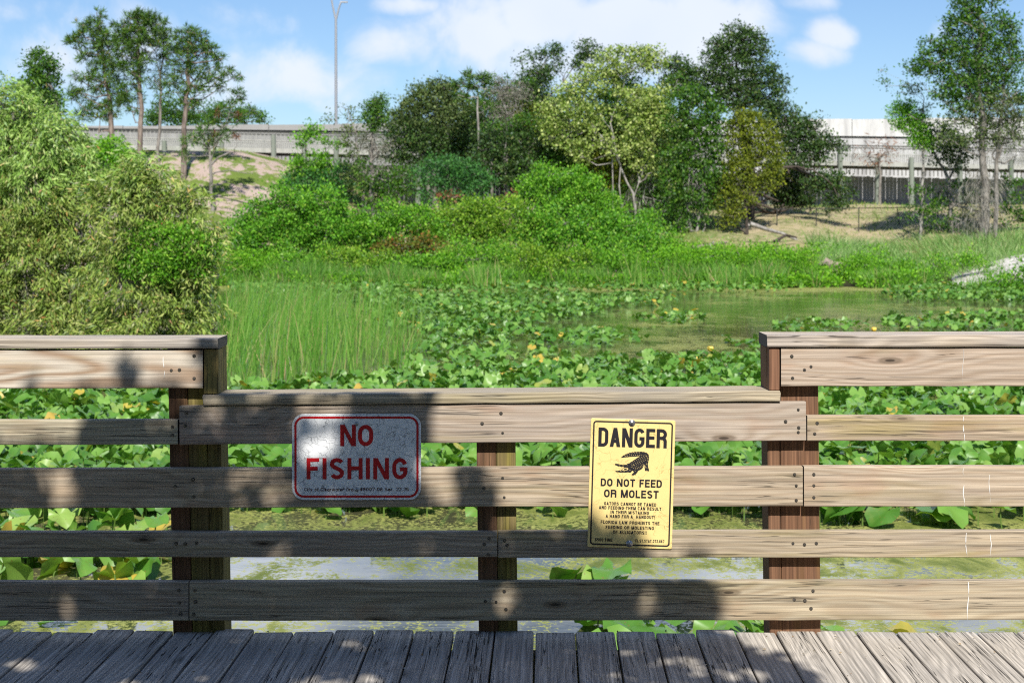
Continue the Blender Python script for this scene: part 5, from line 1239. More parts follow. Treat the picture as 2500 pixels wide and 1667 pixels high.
for i, (lab, mt, Y, bl) in enumerate(shrubs):
    tree('shrub', lab, 'shrub', Y, [[(bl[0][0], bl[0][1] + 40, .05), (bl[0][0], bl[0][1], .03)], [(bl[3][0], bl[3][1] + 40, .05), (bl[3][0], bl[3][1], .03)]], [('crown', mt, bl, sh)], group='green shrubs along the far shore', seed=40 + i, ntw=3)
front = [
 ('leftmost low shoreline bush behind the reeds', 'lime', 74.5, [(560, 640, 34, 24), (600, 635, 40, 22), (590, 660, 50, 24), (545, 665, 30, 22), (640, 655, 40, 26)]),
 ('low shoreline bush behind the right half of the reeds', 'fresh', 74, [(690, 640, 44, 26), (740, 650, 44, 26), (700, 668, 50, 24), (780, 655, 40, 24), (755, 675, 44, 18)]),
 ('low shoreline bush under the smaller shrub', 'shruby', 74.2, [(830, 630, 44, 22), (870, 645, 44, 24), (820, 662, 44, 24), (900, 660, 44, 24), (860, 680, 50, 18), (920, 625, 34, 20)]),
 ('low shoreline bush below the rust-tipped shrub', 'fresh', 74, [(970, 650, 40, 22), (1010, 660, 44, 22), (960, 675, 40, 18), (1050, 655, 40, 24), (1030, 680, 44, 16), (1080, 640, 30, 18)]),
 ('low shoreline bush with cattails at its feet', 'fresh', 74.4, [(1120, 620, 44, 24), (1160, 635, 50, 26), (1110, 650, 40, 24), (1190, 655, 44, 24), (1140, 675, 50, 18), (1220, 625, 40, 24)]),
 ('low shoreline bush under the large dark-centred shrub', 'shruby', 74, [(1270, 630, 44, 24), (1320, 640, 50, 26), (1270, 660, 44, 24), (1360, 655, 44, 24), (1310, 680, 50, 16), (1390, 630, 40, 24)]),
 ('low shoreline bush left of the yellow-green reed tuft', 'fresh', 74.3, [(1430, 630, 44, 24), (1480, 640, 44, 24), (1430, 660, 50, 22), (1500, 660, 40, 22), (1460, 680, 44, 16), (1530, 625, 34, 20)]),
 ('lime shoreline bush below the crooked pale stems', 'lime', 74.6, [(1580, 640, 44, 20), (1630, 632, 44, 20), (1600, 660, 50, 22), (1660, 650, 40, 22), (1640, 676, 44, 16), (1700, 630, 40, 18)]),
 ('bright lime bush sloping down to open water', 'lime', 74.2, [(1750, 625, 44, 20), (1800, 615, 44, 20), (1780, 645, 54, 24), (1850, 630, 50, 26), (1830, 660, 50, 22), (1900, 635, 50, 28), (1890, 665, 50, 20), (1950, 640, 44, 26), (1980, 660, 30, 26), (1740, 668, 44, 18), (1940, 675, 40, 16)]),
 ('low bush right of the rubble gap on the far shore', 'lime', 75, [(2070, 655, 30, 18), (2110, 648, 36, 20), (2080, 672, 40, 16), (2150, 660, 36, 22), (2130, 676, 40, 14)]),
 ('sprawling bush between the rubble gap and the sandy landing', 'fresh', 75, [(2190, 655, 36, 22), (2230, 662, 36, 20), (2200, 678, 44, 14), (2260, 672, 30, 16), (2280, 650, 30, 18)]),
 ('small dark weedy bush over the sandy landing', 'fresh', 76, [(2350, 645, 24, 14), (2385, 638, 26, 16), (2410, 650, 22, 12)]),
 ('bush at the right edge below the sandy landing', 'fresh', 66, [(2440, 690, 30, 18), (2480, 672, 30, 24), (2500, 695, 30, 20), (2460, 705, 44, 12), (2510, 650, 20, 24)]),
]
for i, (lab, mt, Y, bl) in enumerate(front):
    tree('shoreline_bush', lab, 'bush', Y, [[(bl[0][0], bl[0][1] + 25, .03), (bl[0][0], bl[0][1], .02)]], [('crown', mt, bl, dict(sh, leaf=.15 if mt == 'fresh' else .15, cover=3.2, aspect=.42 if mt == 'lime' else .55, up=.4))], group='low bushes at the far water edge', seed=60 + i, ntw=3)
# ------------------------------------------------------------------ reeds, grasses, lily leaves
def blades(base, h, lean, wd, g, nseg=4, curve=.35):
    """tapering blades: base (n,3), height h, lean (n,2), width wd"""
    n = len(base)
    az = g.random(n) * math.pi
    side = np.stack([np.cos(az), np.sin(az) * .4, np.zeros(n)], 1)
    V = np.zeros((n, nseg + 1, 2, 3))
    for i in range(nseg + 1):
        t_ = i / nseg
        c = base + np.stack([lean[:, 0] * h * (t_ + curve * t_ * t_), lean[:, 1] * h * (t_ + curve * t_ * t_), h * (t_ - .12 * t_ * t_ * np.minimum(1, np.hypot(lean[:, 0], lean[:, 1]) * 3))], 1)
        w_ = wd * (1 - t_ ** 1.8) + .0015
        V[:, i, 0] = c - side * w_[:, None] / 2; V[:, i, 1] = c + side * w_[:, None] / 2
    idx = np.arange(n * (nseg + 1) * 2).reshape(n, nseg + 1, 2)
    Fq = np.stack([idx[:, :-1, 0], idx[:, :-1, 1], idx[:, 1:, 1], idx[:, 1:, 0]], -1).reshape(-1, 4)
    return V.reshape(-1, 3), Fq
def water_pt(px, py):
    Y = (H - WZ) * F / (py - 550); return (px - 1250) / F * Y, Y
g = np.random.default_rng(77)
# cattail stand: denser to the left, thinning to the right
def poly_in(px, py, poly):
    ins = np.zeros(len(px), bool); j = len(poly) - 1
    for i in range(len(poly)):
        xi, yi = poly[i]; xj, yj = poly[j]
        c = ((yi > py) != (yj > py)) & (px < (xj - xi) * (py - yi) / (yj - yi + 1e-9) + xi)
        ins ^= c; j = i
    return ins
def sample_water(poly, dens, g):
    """points on the water, even per square metre, inside a pixel polygon of the water plane"""
    xs_, ys_ = zip(*[water_pt(*p) for p in poly])
    x0, x1, y0, y1 = min(xs_), max(xs_), min(ys_), max(ys_)
    n = int((x1 - x0) * (y1 - y0) * dens)
    X = x0 + (x1 - x0) * g.random(n); Y = y0 + (y1 - y0) * g.random(n)
    py = 550 + (H - WZ) * F / Y; px = 1250 + X / Y * F
    k = poly_in(px, py, poly)
    return X[k], Y[k], px[k], py[k]
Vs, Fs, nb = [], [], 0
def put(V, Fq):
    global nb
    Vs.append(V); Fs.append(Fq + nb); nb += len(V)
for poly, dens, hm, ln in (
        ([(530, 945), (1000, 940), (1010, 880), (1040, 800), (900, 765), (560, 770), (520, 850)], 46, 1.62, .10),
        ([(960, 940), (1100, 905), (1120, 830), (1060, 780), (980, 800)], 12, 1.25, .26),
        ([(1095, 935), (1135, 930), (1130, 900), (1100, 905)], 14, 1.1, .15),
        ([(530, 960), (900, 955), (880, 930), (540, 935)], 26, .9, .2)):
    X, Y, px, py = sample_water(poly, dens, g)
    keep = g.random(len(X)) < (.30 + .70 * (wav(X * 3, Y * 3) > -.2)) * np.clip(1.2 - (px - 620) / 420, .10, 1) * np.clip((px - 515) / 60, .25, 1)
    X, Y, px = X[keep], Y[keep], px[keep]
    n = len(X)
    h = hm * (.42 + .68 * g.random(n) ** .8) * (1 + .26 * wav(X * 2, Y * 2)) * (1 - .22 * np.clip((px - 820) / 260, 0, 1))
    lean = g.normal(size=(n, 2)) * ln * (1 + 2.2 * (g.random(n) < .12))[:, None] + np.stack([.16 * wav(X * 2.6, Y * 1.3), np.zeros(n)], 1) + np.stack([.05 + .10 * (px > 900) * g.random(n), np.zeros(n)], 1)
    put(*blades(np.stack([X, Y, np.full(n, WZ - .1)], 1), h, lean, .011 + .011 * g.random(n), g))
reeds = np_mesh('cattail_reeds', np.concatenate(Vs), np.concatenate(Fs), LM['reed'])
tag(reeds, 'dense stand of tall thin green cattail reeds in the pond right of the willows', 'reeds', kind='stuff')
# small reed tufts that stand alone
tufts = [('yellow-green reed tuft at the far shore below the slanting shrub', (1552, 705), 74 * 0 + 71.0, .55, 70, 2.0), ('thin reed tuft at the far shore right of the yellow-green one', (1625, 706), 71, .7, 50, 1.7),
         ('reed tuft standing before the cattail bush', (1205, 712), 69, .6, 40, 1.7), ('small dark reed tuft left of the cattail bush', (1170, 712), 69, .5, 30, 1.6),
         ('sparse reed tuft under the bright lime bush', (1880, 705), 71, 1.0, 60, 1.4), ('slim reed tuft left of the bright lime bush', (1770, 707), 70, .8, 40, 1.3),
         ('slim reeds beside the sandy landing', (2262, 695), 72, .5, 40, 1.3), ('tall thin reeds in front of the sandy landing', (2440, 690), 68, .9, 60, 1.5), ('short grass clump over the lower edge of the sandy landing', (2385, 694), 69.5, 1.2, 160, .75),
         ('grassy reed tuft at the left edge under the high rail', (40, 1085), 20.3, .32, 46, .55), ('green reed tuft among the lily leaves behind the high left rail', (120, 985), 25, .5, 60, .6),
         ('upright reeds behind the lower left rail board', (330, 980), 25.5, .7, 70, .55)]
for lab, (px, py), Y, sp, n, hm in tufts:
    c = P(px, py, Y); z0 = max(WZ - .05, float(ground_z(c.x, Y)) - .05)
    n = int(n)
    o = np.stack([c.x + g.normal(size=n) * sp * .5, Y + g.normal(size=n) * sp * .3, np.full(n, z0)], 1)
    V, Fq = blades(o, hm * (.6 + .5 * g.random(n)), g.normal(size=(n, 2)) * .16, (.012 if Y < 40 else .03) * (1 + .5 * g.random(n)), g)
    o = np_mesh('reed_tuft', V, Fq, LM['reed']); tag(o, lab, 'reeds', 'separate reed tufts')
# tall grass on the right bank
Vs, Fs, nb = [], [], 0
n = 15000
X = 16 + 16 * g.random(n); Y = 75 + 13 * g.random(n)
k = (wav(X * 2.2, Y * 2.2) > -.55) & (X > 15.5 + (Y - 75) * .12) & ~((X > 20.5) & (Y < 77.5 + .0 * X) & (X - 20.5 > (Y - 72) * .2))
X, Y = X[k], Y[k]; n = len(X)
h = (.55 + .55 * g.random(n)) * (1 + .45 * wav(X * 1.3, Y * 1.3))
dirn = wav(X * 1.1 + 5, Y * 1.1) * .6
put(*blades(np.stack([X, Y, ground_z(X, Y) - .05], 1), h, np.stack([dirn + g.normal(size=n) * .22, g.normal(size=n) * .2 - .12], 1), .028 + .02 * g.random(n), g, 4, .8))
tg = np_mesh('tall_grass', np.concatenate(Vs), np.concatenate(Fs), LM['tallgr']); tag(tg, 'tall arching grass on the right bank', 'grass', kind='stuff')
# weeds and grass over the bank
Vs, Fs, nb = [], [], 0
n = 42000
X = -34 + 74 * g.random(n); Y = 73.5 + 40 * g.random(n) ** .9
k = (ground_z(X, Y) > WZ + .25) & (wav(X * 1.4, Y * 1.4, 1, 2.0) > -.25 - .1 * (Y < 90)) & ~((X > 20) & (Y < 79))
sandy = (X < -11) & (X > -26) & (Y > 90) & (wav(X * 1.6, Y * 1.6, 1.3, 1.0) < .18)
k &= ~sandy
k &= ~((X > 11) & (Y > 87.5) & (g.random(n) < .45))
X, Y = X[k], Y[k]; n = len(X)
h = (.14 + .25 * g.random(n) ** 2) * (1 + .9 * (Y < 84)) * (1 + .7 * np.clip(wav(X, Y, 1.7), -.5, 1))
put(*blades(np.stack([X, Y, ground_z(X, Y) - .03], 1), h, g.normal(size=(n, 2)) * .35, .03 + .03 * g.random(n), g, 2, .6))
bgx = np_mesh('bank_grass', np.concatenate(Vs), np.concatenate(Fs), LM['grass']); tag(bgx, 'weedy dry grass over the far bank', 'grass', kind='stuff')
# broad-leaved weeds along the foot of the shrubs
Vs, Fs, nb = [], [], 0
n = 60000
X = -17 + 44 * g.random(n); s_ = 14 * g.random(n) ** 1.5 - .8
Y = shore(X) + s_
k = (wav(X * 1.8, Y * 1.8, 1, 4.0) > -.5) & (X < 20.5) & ~((np.abs(X - 15.9) < .35))
X, Y = X[k], Y[k]; n = len(X)
z_ = np.maximum(ground_z(X, Y), WZ) + (.1 + .75 * g.random(n)) * (.7 + .5 * wav(X * 2, Y * 2))
a = unit(g.normal(size=(n, 3)) + np.array([0, -.3, .5]))
V, Fq = leaf_quads(np.stack([X, Y, z_], 1), a, .12 + .12 * g.random(n), .06 + .07 * g.random(n), g)
wd_ = np_mesh('shore_weeds', V, Fq, LM['lime']); tag(wd_, 'low bright weeds filling the far shore', 'weeds', kind='stuff')

Vs, Fs, nb = [], [], 0
n = 20000
X = -19 + 40 * g.random(n); Y = shore(X) - .9 + 2.6 * g.random(n)
k = (wav(X * 2.6, Y * 1.2, 1, 6.0) > -.35) & ~((X > 14.6) & (X < 16.6))
X, Y = X[k], Y[k]; n = len(X)
h = (.5 + .75 * g.random(n)) * (1 + .5 * wav(X * 1.9, Y * .4))
put(*blades(np.stack([X, Y, np.maximum(ground_z(X, Y), WZ) - .05], 1), h, g.normal(size=(n, 2)) * .2, .03 + .02 * g.random(n), g, 3, .6))
sg = np_mesh('shore_grass', np.concatenate(Vs), np.concatenate(Fs), LM['reed']); tag(sg, 'fringe of bright tall grass along the far waterline', 'grass', kind='stuff')

# sandy landing at the right
m, t = new_mat('pale_sand')
pos = t.add('ShaderNodeNewGeometry').outputs['Position']
n_ = t.noise(pos, 1.6, 5, .65)
bs = t.add('ShaderNodeBsdfPrincipled', {'Base Color': t.mix(t.ramp(n_, .35, .65), (.36, .325, .29), (.62, .59, .55)), 'Roughness': .95})
t.add('ShaderNodeOutputMaterial', {0: bs.outputs[0]})
edge0 = [(2296, 693), (2320, 672), (2350, 658), (2372, 652), (2420, 640), (2470, 626), (2540, 612)]
edge1 = [(2300, 697), (2345, 694), (2375, 694), (2400, 692), (2430, 690), (2455, 672), (2540, 640)]
V, Fc = [], []
for i, (a, b_) in enumerate(zip(edge0, edge1)):
    for k in range(5):
        tt = k / 4; px = a[0] + (b_[0] - a[0]) * tt; py = a[1] + (b_[1] - a[1]) * tt
        Yq = 79 - 6.2 * tt
        V.append(P(px, py, Yq))
for i in range(len(edge0) - 1):
    for k in range(4): Fc.append((i * 5 + k, (i + 1) * 5 + k, (i + 1) * 5 + k + 1, i * 5 + k + 1))
nv = len(V); rim = [i * 5 for i in range(len(edge0))] + [(len(edge0) - 1) * 5 + k for k in range(1, 5)] + [i * 5 + 4 for i in range(len(edge0) - 2, -1, -1)] + [k for k in range(3, 0, -1)]
low = {}
for r in rim:
    low[r] = len(V); V.append(Vector((V[r].x, V[r].y, min(V[r].z - .3, WZ - .2))))
for i in range(len(rim)):
    a, b_ = rim[i], rim[(i + 1) % len(rim)]; Fc.append((a, low[a], low[b_], b_))
sp = py_mesh('sand_path', V, Fc, m, smooth=False); tag(sp, 'pale sandy landing sloping down to the pond at the right', 'sand path', kind='structure')

# rubble and fallen wood on the far shore
def rock(name, lab, px, py, Y, rx, ry, col, seed):
    bm = bmesh.new(); bmesh.ops.create_icosphere(bm, subdivisions=3, radius=1)
    r_ = np.random.default_rng(seed); ph = r_.random(6) * 6
    c = P(px, py, Y); sx_, sz_ = rx / F * Y, ry / F * Y
    for v in bm.verts:
        d = v.co.normalized(); f = 1 + .18 * math.sin(d.x * 4 + ph[0]) + .14 * math.sin(d.z * 6 + ph[1]) + .12 * math.sin(d.y * 5 + ph[2]) + .06 * math.sin(d.x * 13 + d.z * 11 + ph[3])
        v.co = Vector((c.x + d.x * sx_ * f, c.y + d.y * sx_ * .8 * f, c.z + d.z * sz_ * f))
    me = bpy.data.meshes.new(name); bm.to_mesh(me); bm.free()
    o = link_mesh(name, me, col); tag(o, lab, 'rubble'); return o
M['rubble'] = conc('brown_grey_rubble', (.30, .235, .20), (.12, .10, .09), .9)
rock('rubble_mound', 'upper brown-grey rubble mound in the gap between the lime bushes', 2026, 652, 76, 26, 20, M['rubble'], 1)
rock('rubble_mound', 'lower pale rubble mound at the water in the gap between the lime bushes', 2028, 684, 74.5, 15, 14, M['rubble'], 2)
def log(lab, pts, Y, r, mat='bark_pale', name='fallen_branch'):
    mb = MB(); pp = [P(a, b_, Y + (i * .4)) for i, (a, b_) in enumerate(pts)]
    mb.tube(pp, [r * (1 - .5 * i / (len(pp) - 1)) for i in range(len(pp))], 7); o = mb.build(name, M[mat], None, True); tag(o, lab, 'fallen branch', 'fallen wood under the oak')
log('long grey fallen branch running right from the foot of the dark oak', [(1830, 546), (1870, 560), (1910, 570), (1950, 588)], 88, .14)
log('white forked driftwood standing below the crooked pale stems', [(1738, 620), (1735, 598), (1742, 590)], 83, .07)
log('brown fallen log below the crooked pale stems', [(1690, 606), (1730, 598), (1775, 592)], 84, .13, 'bark_pine')
log('thin pale branch slanting below the brown fallen log', [(1730, 600), (1742, 618), (1752, 630)], 82, .05)
log('dark fallen branch near the end of the long grey one', [(1890, 590), (1920, 574), (1945, 580)], 87, .10, 'bark_dark')

# ---- spatterdock leaves
def lily_template(seed, nr, rings, L=.30):
    r_ = np.random.default_rng(seed)
    ph = r_.random(4) * 6.28
    th = np.linspace(-math.pi * .93, math.pi * .93, nr)
    # heart outline: petiole at the origin, tip at +x, two lobes behind
    rad = (.62 + .38 * np.cos(th / 2) ** 2.0 - .10 * np.exp(-((np.abs(th) - 1.5) / .5) ** 2)) * L * .66
    rad *= 1 + .05 * np.sin(th * 5 + ph[0]) + .03 * np.sin(th * 9 + ph[3])
    V = [(0, 0, 0)]
    fold = .10 + .35 * r_.random(); droop_ = r_.uniform(-.5, 1.2); wv = .06 + .06 * r_.random()
    for j in range(1, rings + 1):
        f = j / rings
        for a, rr in zip(th, rad):
            x_, y_ = rr * f * math.cos(a) * 1.12, rr * f * math.sin(a) * .95
            z_ = fold * abs(y_) - droop_ * (x_ * x_ + y_ * y_) * .8 + wv * f * f * L * math.sin(a * 4 + ph[1]) + .35 * wv * f * f * L * math.sin(a * 7 + ph[2])
            V.append((x_, y_, z_))
    T = [(0, i + 1, i + 2) for i in range(nr - 1)]
    for j in range(1, rings):
        a, b_ = 1 + (j - 1) * nr, 1 + j * nr
        for i in range(nr - 1):
            T += [(a + i, b_ + i, b_ + i + 1), (a + i, b_ + i + 1, a + i + 1)]
    return np.array(V), np.array(T)
TN = [lily_template(s, 19, 4) for s in range(6)]
TF = [lily_template(s + 20, 9, 1) for s in range(6)]
def lily_mat(name, stops, obj=False):
    m, t = new_mat(name)
    if obj: rnd = t.add('ShaderNodeObjectInfo').outputs['Random']
    else: rnd = t.add('ShaderNodeNewGeometry').outputs['Random Per Island']
    co = t.add('ShaderNodeTexCoord').outputs['Object']
    col = t.cramp(rnd, stops)
    n_ = t.noise(co, 9, 3, .6)
    col = t.mix(t.ramp(n_, .5, .75, 0., .35), col, (.20, .26, .06))
    if obj:      # pale veins fanning from the stalk, a few brown spots
        so = t.add('ShaderNodeSeparateXYZ', {0: co})
        an = t.math('ARCTAN2', so.outputs[1], so.outputs[0])
        vn = t.ramp(t.math('ABSOLUTE', t.math('SINE', t.math('MULTIPLY', an, 9.0))), .14, .03, 0., .22)
        col = t.mix(vn, col, (.26, .36, .12))
        sp_ = t.ramp(t.noise(t.vmath('ADD', co, t.comb(rnd, rnd, rnd)), 34, 2, .5), .66, .72, 0., .8)
        col = t.mix(sp_, col, (.20, .14, .04))
    d = t.add('ShaderNodeBsdfPrincipled', {'Base Color': col, 'Roughness': .42, 'Specular IOR Level': .5})
    tr = t.add('ShaderNodeBsdfTranslucent', {'Color': t.mix(1.0, col, (1.5, 1.6, .6), 'MULTIPLY')})
    s1 = t.add('ShaderNodeMixShader', {0: .27, 1: d.outputs[0], 2: tr.outputs[0]})
    t.add('ShaderNodeOutputMaterial', {0: s1.outputs[0]})
    return m
GS = ((0, (.055, .165, .020)), (.45, (.105, .255, .034)), (.8, (.18, .345, .06)), (1, (.28, .41, .09)))
M['lily'] = lily_mat('lily_leaf_green', GS, True)
M['lily_y'] = lily_mat('lily_leaf_yellow', ((0, (.40, .36, .05)), (.5, (.50, .37, .06)), (1, (.30, .32, .07))), True)
M['lily_far'] = lily_mat('lily_leaf_far', GS[:3] + ((.972, (.22, .37, .09)), (.988, (.52, .42, .06)), (1, (.50, .34, .07))))
M['stalk'] = principled('green_stalk', (.10, .17, .03), .5)

def nz(px, py, s=1.0):      # patchiness, in metres on the water
    Y = (H - WZ) * F / (py - 550); X = (px - 1250) / F * Y
    return wav(X * 1.9 * s, Y * 1.1 * s, 1.0, 1.0)
zones = [   # polygon on the water plane (photo pixels), leaves per square metre, patch threshold, stalk height range
 ([(-150, 1262), (415, 1262), (640, 1252), (1000, 1266), (1260, 1250), (1480, 1256), (1880, 1284), (2700, 1296), (2700, 925), (1900, 900), (1480, 905), (1000, 955), (560, 985), (420, 985), (-150, 985)], 30, -2, (.10, .42)),
 ([(-150, 1450), (300, 1450), (400, 1420), (418, 1330), (400, 1250), (-150, 1250)], 15, -2, (.06, .34)),
 ([(-150, 1570), (240, 1570), (200, 1520), (-150, 1500)], 8, -.4, (.03, .15)),
 ([(1395, 1640), (1880, 1640), (1870, 1555), (1700, 1530), (1420, 1545)], 11, -2, (.06, .25)),
 ([(900, 960), (1250, 935), (1260, 860), (1200, 800), (1060, 790), (1000, 880)], 13, -.3, (.03, .28)),
 ([(900, 800), (1300, 840), (1600, 820), (1740, 795), (1700, 770), (1250, 745), (900, 750)], 15, -.02, (.02, .24)),
 ([(1150, 900), (1500, 880), (1880, 890), (1880, 830), (1700, 800), (1280, 815)], 13, .10, (.02, .2)),
 ([(850, 790), (1100, 800), (1500, 760), (1660, 745), (1640, 728), (1300, 722), (850, 724)], 14, -.4, (.05, .3)),
 ([(560, 735), (1000, 740), (1000, 700), (560, 700)], 11, -.6, (.1, .35)),
 ([(560, 716), (1900, 716), (1960, 708), (1950, 700), (560, 700)], 12, -.3, (.08, .32)),
 ([(2150, 722), (2230, 738), (2600, 744), (2700, 712), (2300, 702), (2200, 708)], 18, -2, (.06, .3)),
 ([(2140, 800), (2300, 812), (2700, 812), (2700, 772), (2400, 768), (2160, 775)], 15, -.4, (.03, .24)),
 ([(1880, 815), (2120, 822), (2130, 790), (1920, 782)], 9, .05, (.02, .16)),
 ([(2150, 840), (2700, 840), (2700, 810), (2200, 812)], 4, .1, (.01, .06)),
 ([(1300, 885), (1880, 880), (2100, 870), (2100, 790), (1700, 790)], 5, .18, (.01, .12)),
 ([(600, 1268), (1300, 1272), (1880, 1300), (2600, 1310), (2600, 1240), (1500, 1225), (600, 1220)], 4, -.1, (.02, .25)),
]
LX, LY, LZ = [], [], []
for poly, dens, thr, hr in zones:
    X, Y, px, py = sample_water(poly, dens, g)
    k = nz(px, py) > thr
    X, Y = X[k], Y[k]
    LX.append(X); LY.append(Y); LZ.append(WZ + hr[0] + (hr[1] - hr[0]) * g.random(len(X)) ** .8)
LX = np.concatenate(LX); LY = np.concatenate(LY); LZ = np.concatenate(LZ)
# hand-placed single leaves in the open water near the deck
for px, py, h_ in ((1480, 1432, .05), (1497, 1428, .12), (1408, 1425, .08), (2028, 1553, .04), (2200, 1556, .03), (1540, 1562, .2), (1470, 1562, .16)):
    x_, y_ = water_pt(px, py); LX = np.append(LX, x_); LY = np.append(LY, y_); LZ = np.append(LZ, WZ + h_)
n = len(LX)
sizes = (.66 + .58 * g.random(n)) * np.interp(LY, [12.8, 15.5, 22, 32, 60], [1.12, .95, .82, .62, .58])
yaw = g.random(n) * 6.283
tilt_ = np.clip(g.normal(size=n) * .30 + .55, .02, 1.25) * np.clip((LZ - WZ) / .16, .12, 1)
roll = g.normal(size=n) * .22
yel = g.random(n) < .032
near_order = np.argsort(LY)
# leaves hidden behind boards or outside the frame are not worth an object of their own
pxv = 1250 + LX / LY * F; pyv = 550 + (H - LZ) / LY * F
gaps = ((948, 1024), (1087, 1144), (1242, 1298), (1362, 1418), (1515, 1545))
vis = np.zeros(n, bool)
for a, b_ in gaps: vis |= (pyv > a - 6) & (pyv < b_ + 8)
vis |= (pyv < 960) & (pxv > 536) & (pxv < 1880)
vis &= (pxv > -10) & (pxv < 2510)
cand = [i for i in near_order if vis[i]][:285]
cset = np.zeros(n, bool); cset[cand] = True
LME = []
for V, T in TN:
    me = bpy.data.meshes.new('lily_leaf'); me.from_pydata([tuple(v) for v in V], [], [tuple(int(q) for q in f) for f in T]); me.polygons.foreach_set('use_smooth', [True] * len(T)); LME.append(me)
LMG = []; LMY = []
for me in LME:
    a = me.copy(); a.materials.append(M['lily']); LMG.append(a)
    b_ = me.copy(); b_.materials.append(M['lily_y']); LMY.append(b_)
def zone_words(px, py):
    if px < 404: w_ = 'left of the left post'
    elif px < 1161: w_ = 'between the left and the middle post'
    elif px < 1880: w_ = 'between the middle and the right post'
    else: w_ = 'right of the right post'
    if py > 1500: r_ = 'under the bottom board'
    elif py > 1355: r_ = 'above the bottom board'
    elif py > 1240: r_ = 'above the fourth board'
    elif py > 1080: r_ = 'above the third board'
    else: r_ = 'seen higher up through the railing'
    return w_, r_
def rot3(yaw_, tilt__, roll_):
    return Matrix.Rotation(yaw_, 3, 'Z') @ Matrix.Rotation(tilt__, 3, 'Y') @ Matrix.Rotation(roll_, 3, 'X')
for i in cand:
    me = (LMY if yel[i] else LMG)[i % 6]
    o = bpy.data.objects.new('lily_leaf', me); C.objects.link(o)
    o.location = (LX[i], LY[i], LZ[i]); o.rotation_mode = 'XYZ'
    o.rotation_euler = rot3(yaw[i], tilt_[i], roll[i]).to_euler(); s = float(sizes[i]); o.scale = (s, s, s)
    w_, r_ = zone_words(pxv[i], pyv[i])
    tag(o, ('yellowing' if yel[i] else 'glossy green') + ' lily leaf ' + r_ + ', ' + w_, 'lily leaf', ('yellowing' if yel[i] else 'green') + ' lily leaves ' + r_ + ' ' + w_)
    # its stalk, down into the water
    top = Vector((0, 0, 0)); wv_ = Vector((LX[i] + random.uniform(-.06, .06), LY[i] + random.uniform(-.06, .06), WZ - .06))
    Mi = o.matrix_basis.inverted()
    pts = [Mi @ Vector((LX[i], LY[i], LZ[i])), Mi @ (Vector((LX[i], LY[i], LZ[i])).lerp(wv_, .5) + Vector((random.uniform(-.02, .02), 0, 0))), Mi @ wv_]
    V, Fc = tube(pts, [.006 / s, .007 / s, .008 / s], 5)
    py_mesh('stalk', V, Fc, M['stalk'], None, smooth=True).parent = o
# the many others
rest = np.where(~cset)[0]
Vs, Fs, nb = [], [], 0
Ry = lambda a: None
def batch(idx, templ):
    global nb
    for tno in range(len(templ)):
        ids = idx[(idx % len(templ)) == tno]
        if len(ids) == 0: continue
        V, T = templ[tno]
        c, s = np.cos(roll[ids]), np.sin(roll[ids]); P0 = V[None] * sizes[ids][:, None, None]
        x_, y_, z_ = P0[..., 0], P0[..., 1], P0[..., 2]
        y2 = y_ * c[:, None] - z_ * s[:, None]; z2 = y_ * s[:, None] + z_ * c[:, None]
        c, s = np.cos(tilt_[ids])[:, None], np.sin(tilt_[ids])[:, None]
        x3 = x_ * c + z2 * s; z3 = -x_ * s + z2 * c
        c, s = np.cos(yaw[ids])[:, None], np.sin(yaw[ids])[:, None]
        x4 = x3 * c - y2 * s; y4 = x3 * s + y2 * c
        W_ = np.stack([x4 + LX[ids][:, None], y4 + LY[ids][:, None], z3 + LZ[ids][:, None]], -1)
        Vs.append(W_.reshape(-1, 3))
        Fs.append((T[None] + (np.arange(len(ids)) * len(V))[:, None, None]).reshape(-1, 3) + nb); nb += len(ids) * len(V)
nearr = rest[LY[rest] < 30]; farr = rest[LY[rest] >= 30]
batch(nearr, [lily_template(s + 50, 13, 2) for s in range(6)]); batch(farr, TF)
lp_ = np_mesh('lily_leaves', np.concatenate(Vs), np.concatenate(Fs), M['lily_far'], smooth=True)
tag(lp_, 'mass of green and yellowing lily leaves covering the pond beyond the nearest ones', 'lily leaves', kind='stuff')
# stalks under the nearer part of that mass
ids = nearr[(LZ[nearr] - WZ > .08)]
base = np.stack([LX[ids], LY[ids], np.full(len(ids), WZ - .03)], 1)
V, Fq = blades(base, LZ[ids] - WZ + .03, np.zeros((len(ids), 2)), np.full(len(ids), .016), g, 1, 0)
st = np_mesh('lily_stalks', V, Fq, M['stalk']); tag(st, 'green stalks holding the lily leaves over the water', 'stalks', kind='stuff')
# yellow flowers
for i, (px, py, lab) in enumerate(((1735, 862, 'round yellow pond flower left of the high right rail'), (2134, 812, 'round yellow pond flower above the high right rail'), (1703, 890, 'small yellow bud near the right post end block'))):
    x_, y_ = water_pt(px, py + 6); bm = bmesh.new(); bmesh.ops.create_uvsphere(bm, u_segments=10, v_segments=7, radius=.07)
    for v in bm.verts:
        f = 1 + .12 * math.sin(math.atan2(v.co.y, v.co.x) * 5); v.co.x *= f; v.co.y *= f
        if v.co.z > .045: v.co.z = .045 - (v.co.z - .045) * .8
        v.co += Vector((x_, y_, WZ + .16))
    me = bpy.data.meshes.new('pond_flower'); bm.to_mesh(me); bm.free()
    if i == 0: M['flower'] = principled('yellow_petal', (.75, .50, .06), .5)
    o = link_mesh('pond_flower', me, M['flower']); tag(o, lab, 'flower')
    mb = MB(); mb.tube([(x_, y_, WZ + .12), (x_, y_, WZ - .05)], [.012, .012], 5); q = mb.build('stalk', M['stalk']); q.parent = o

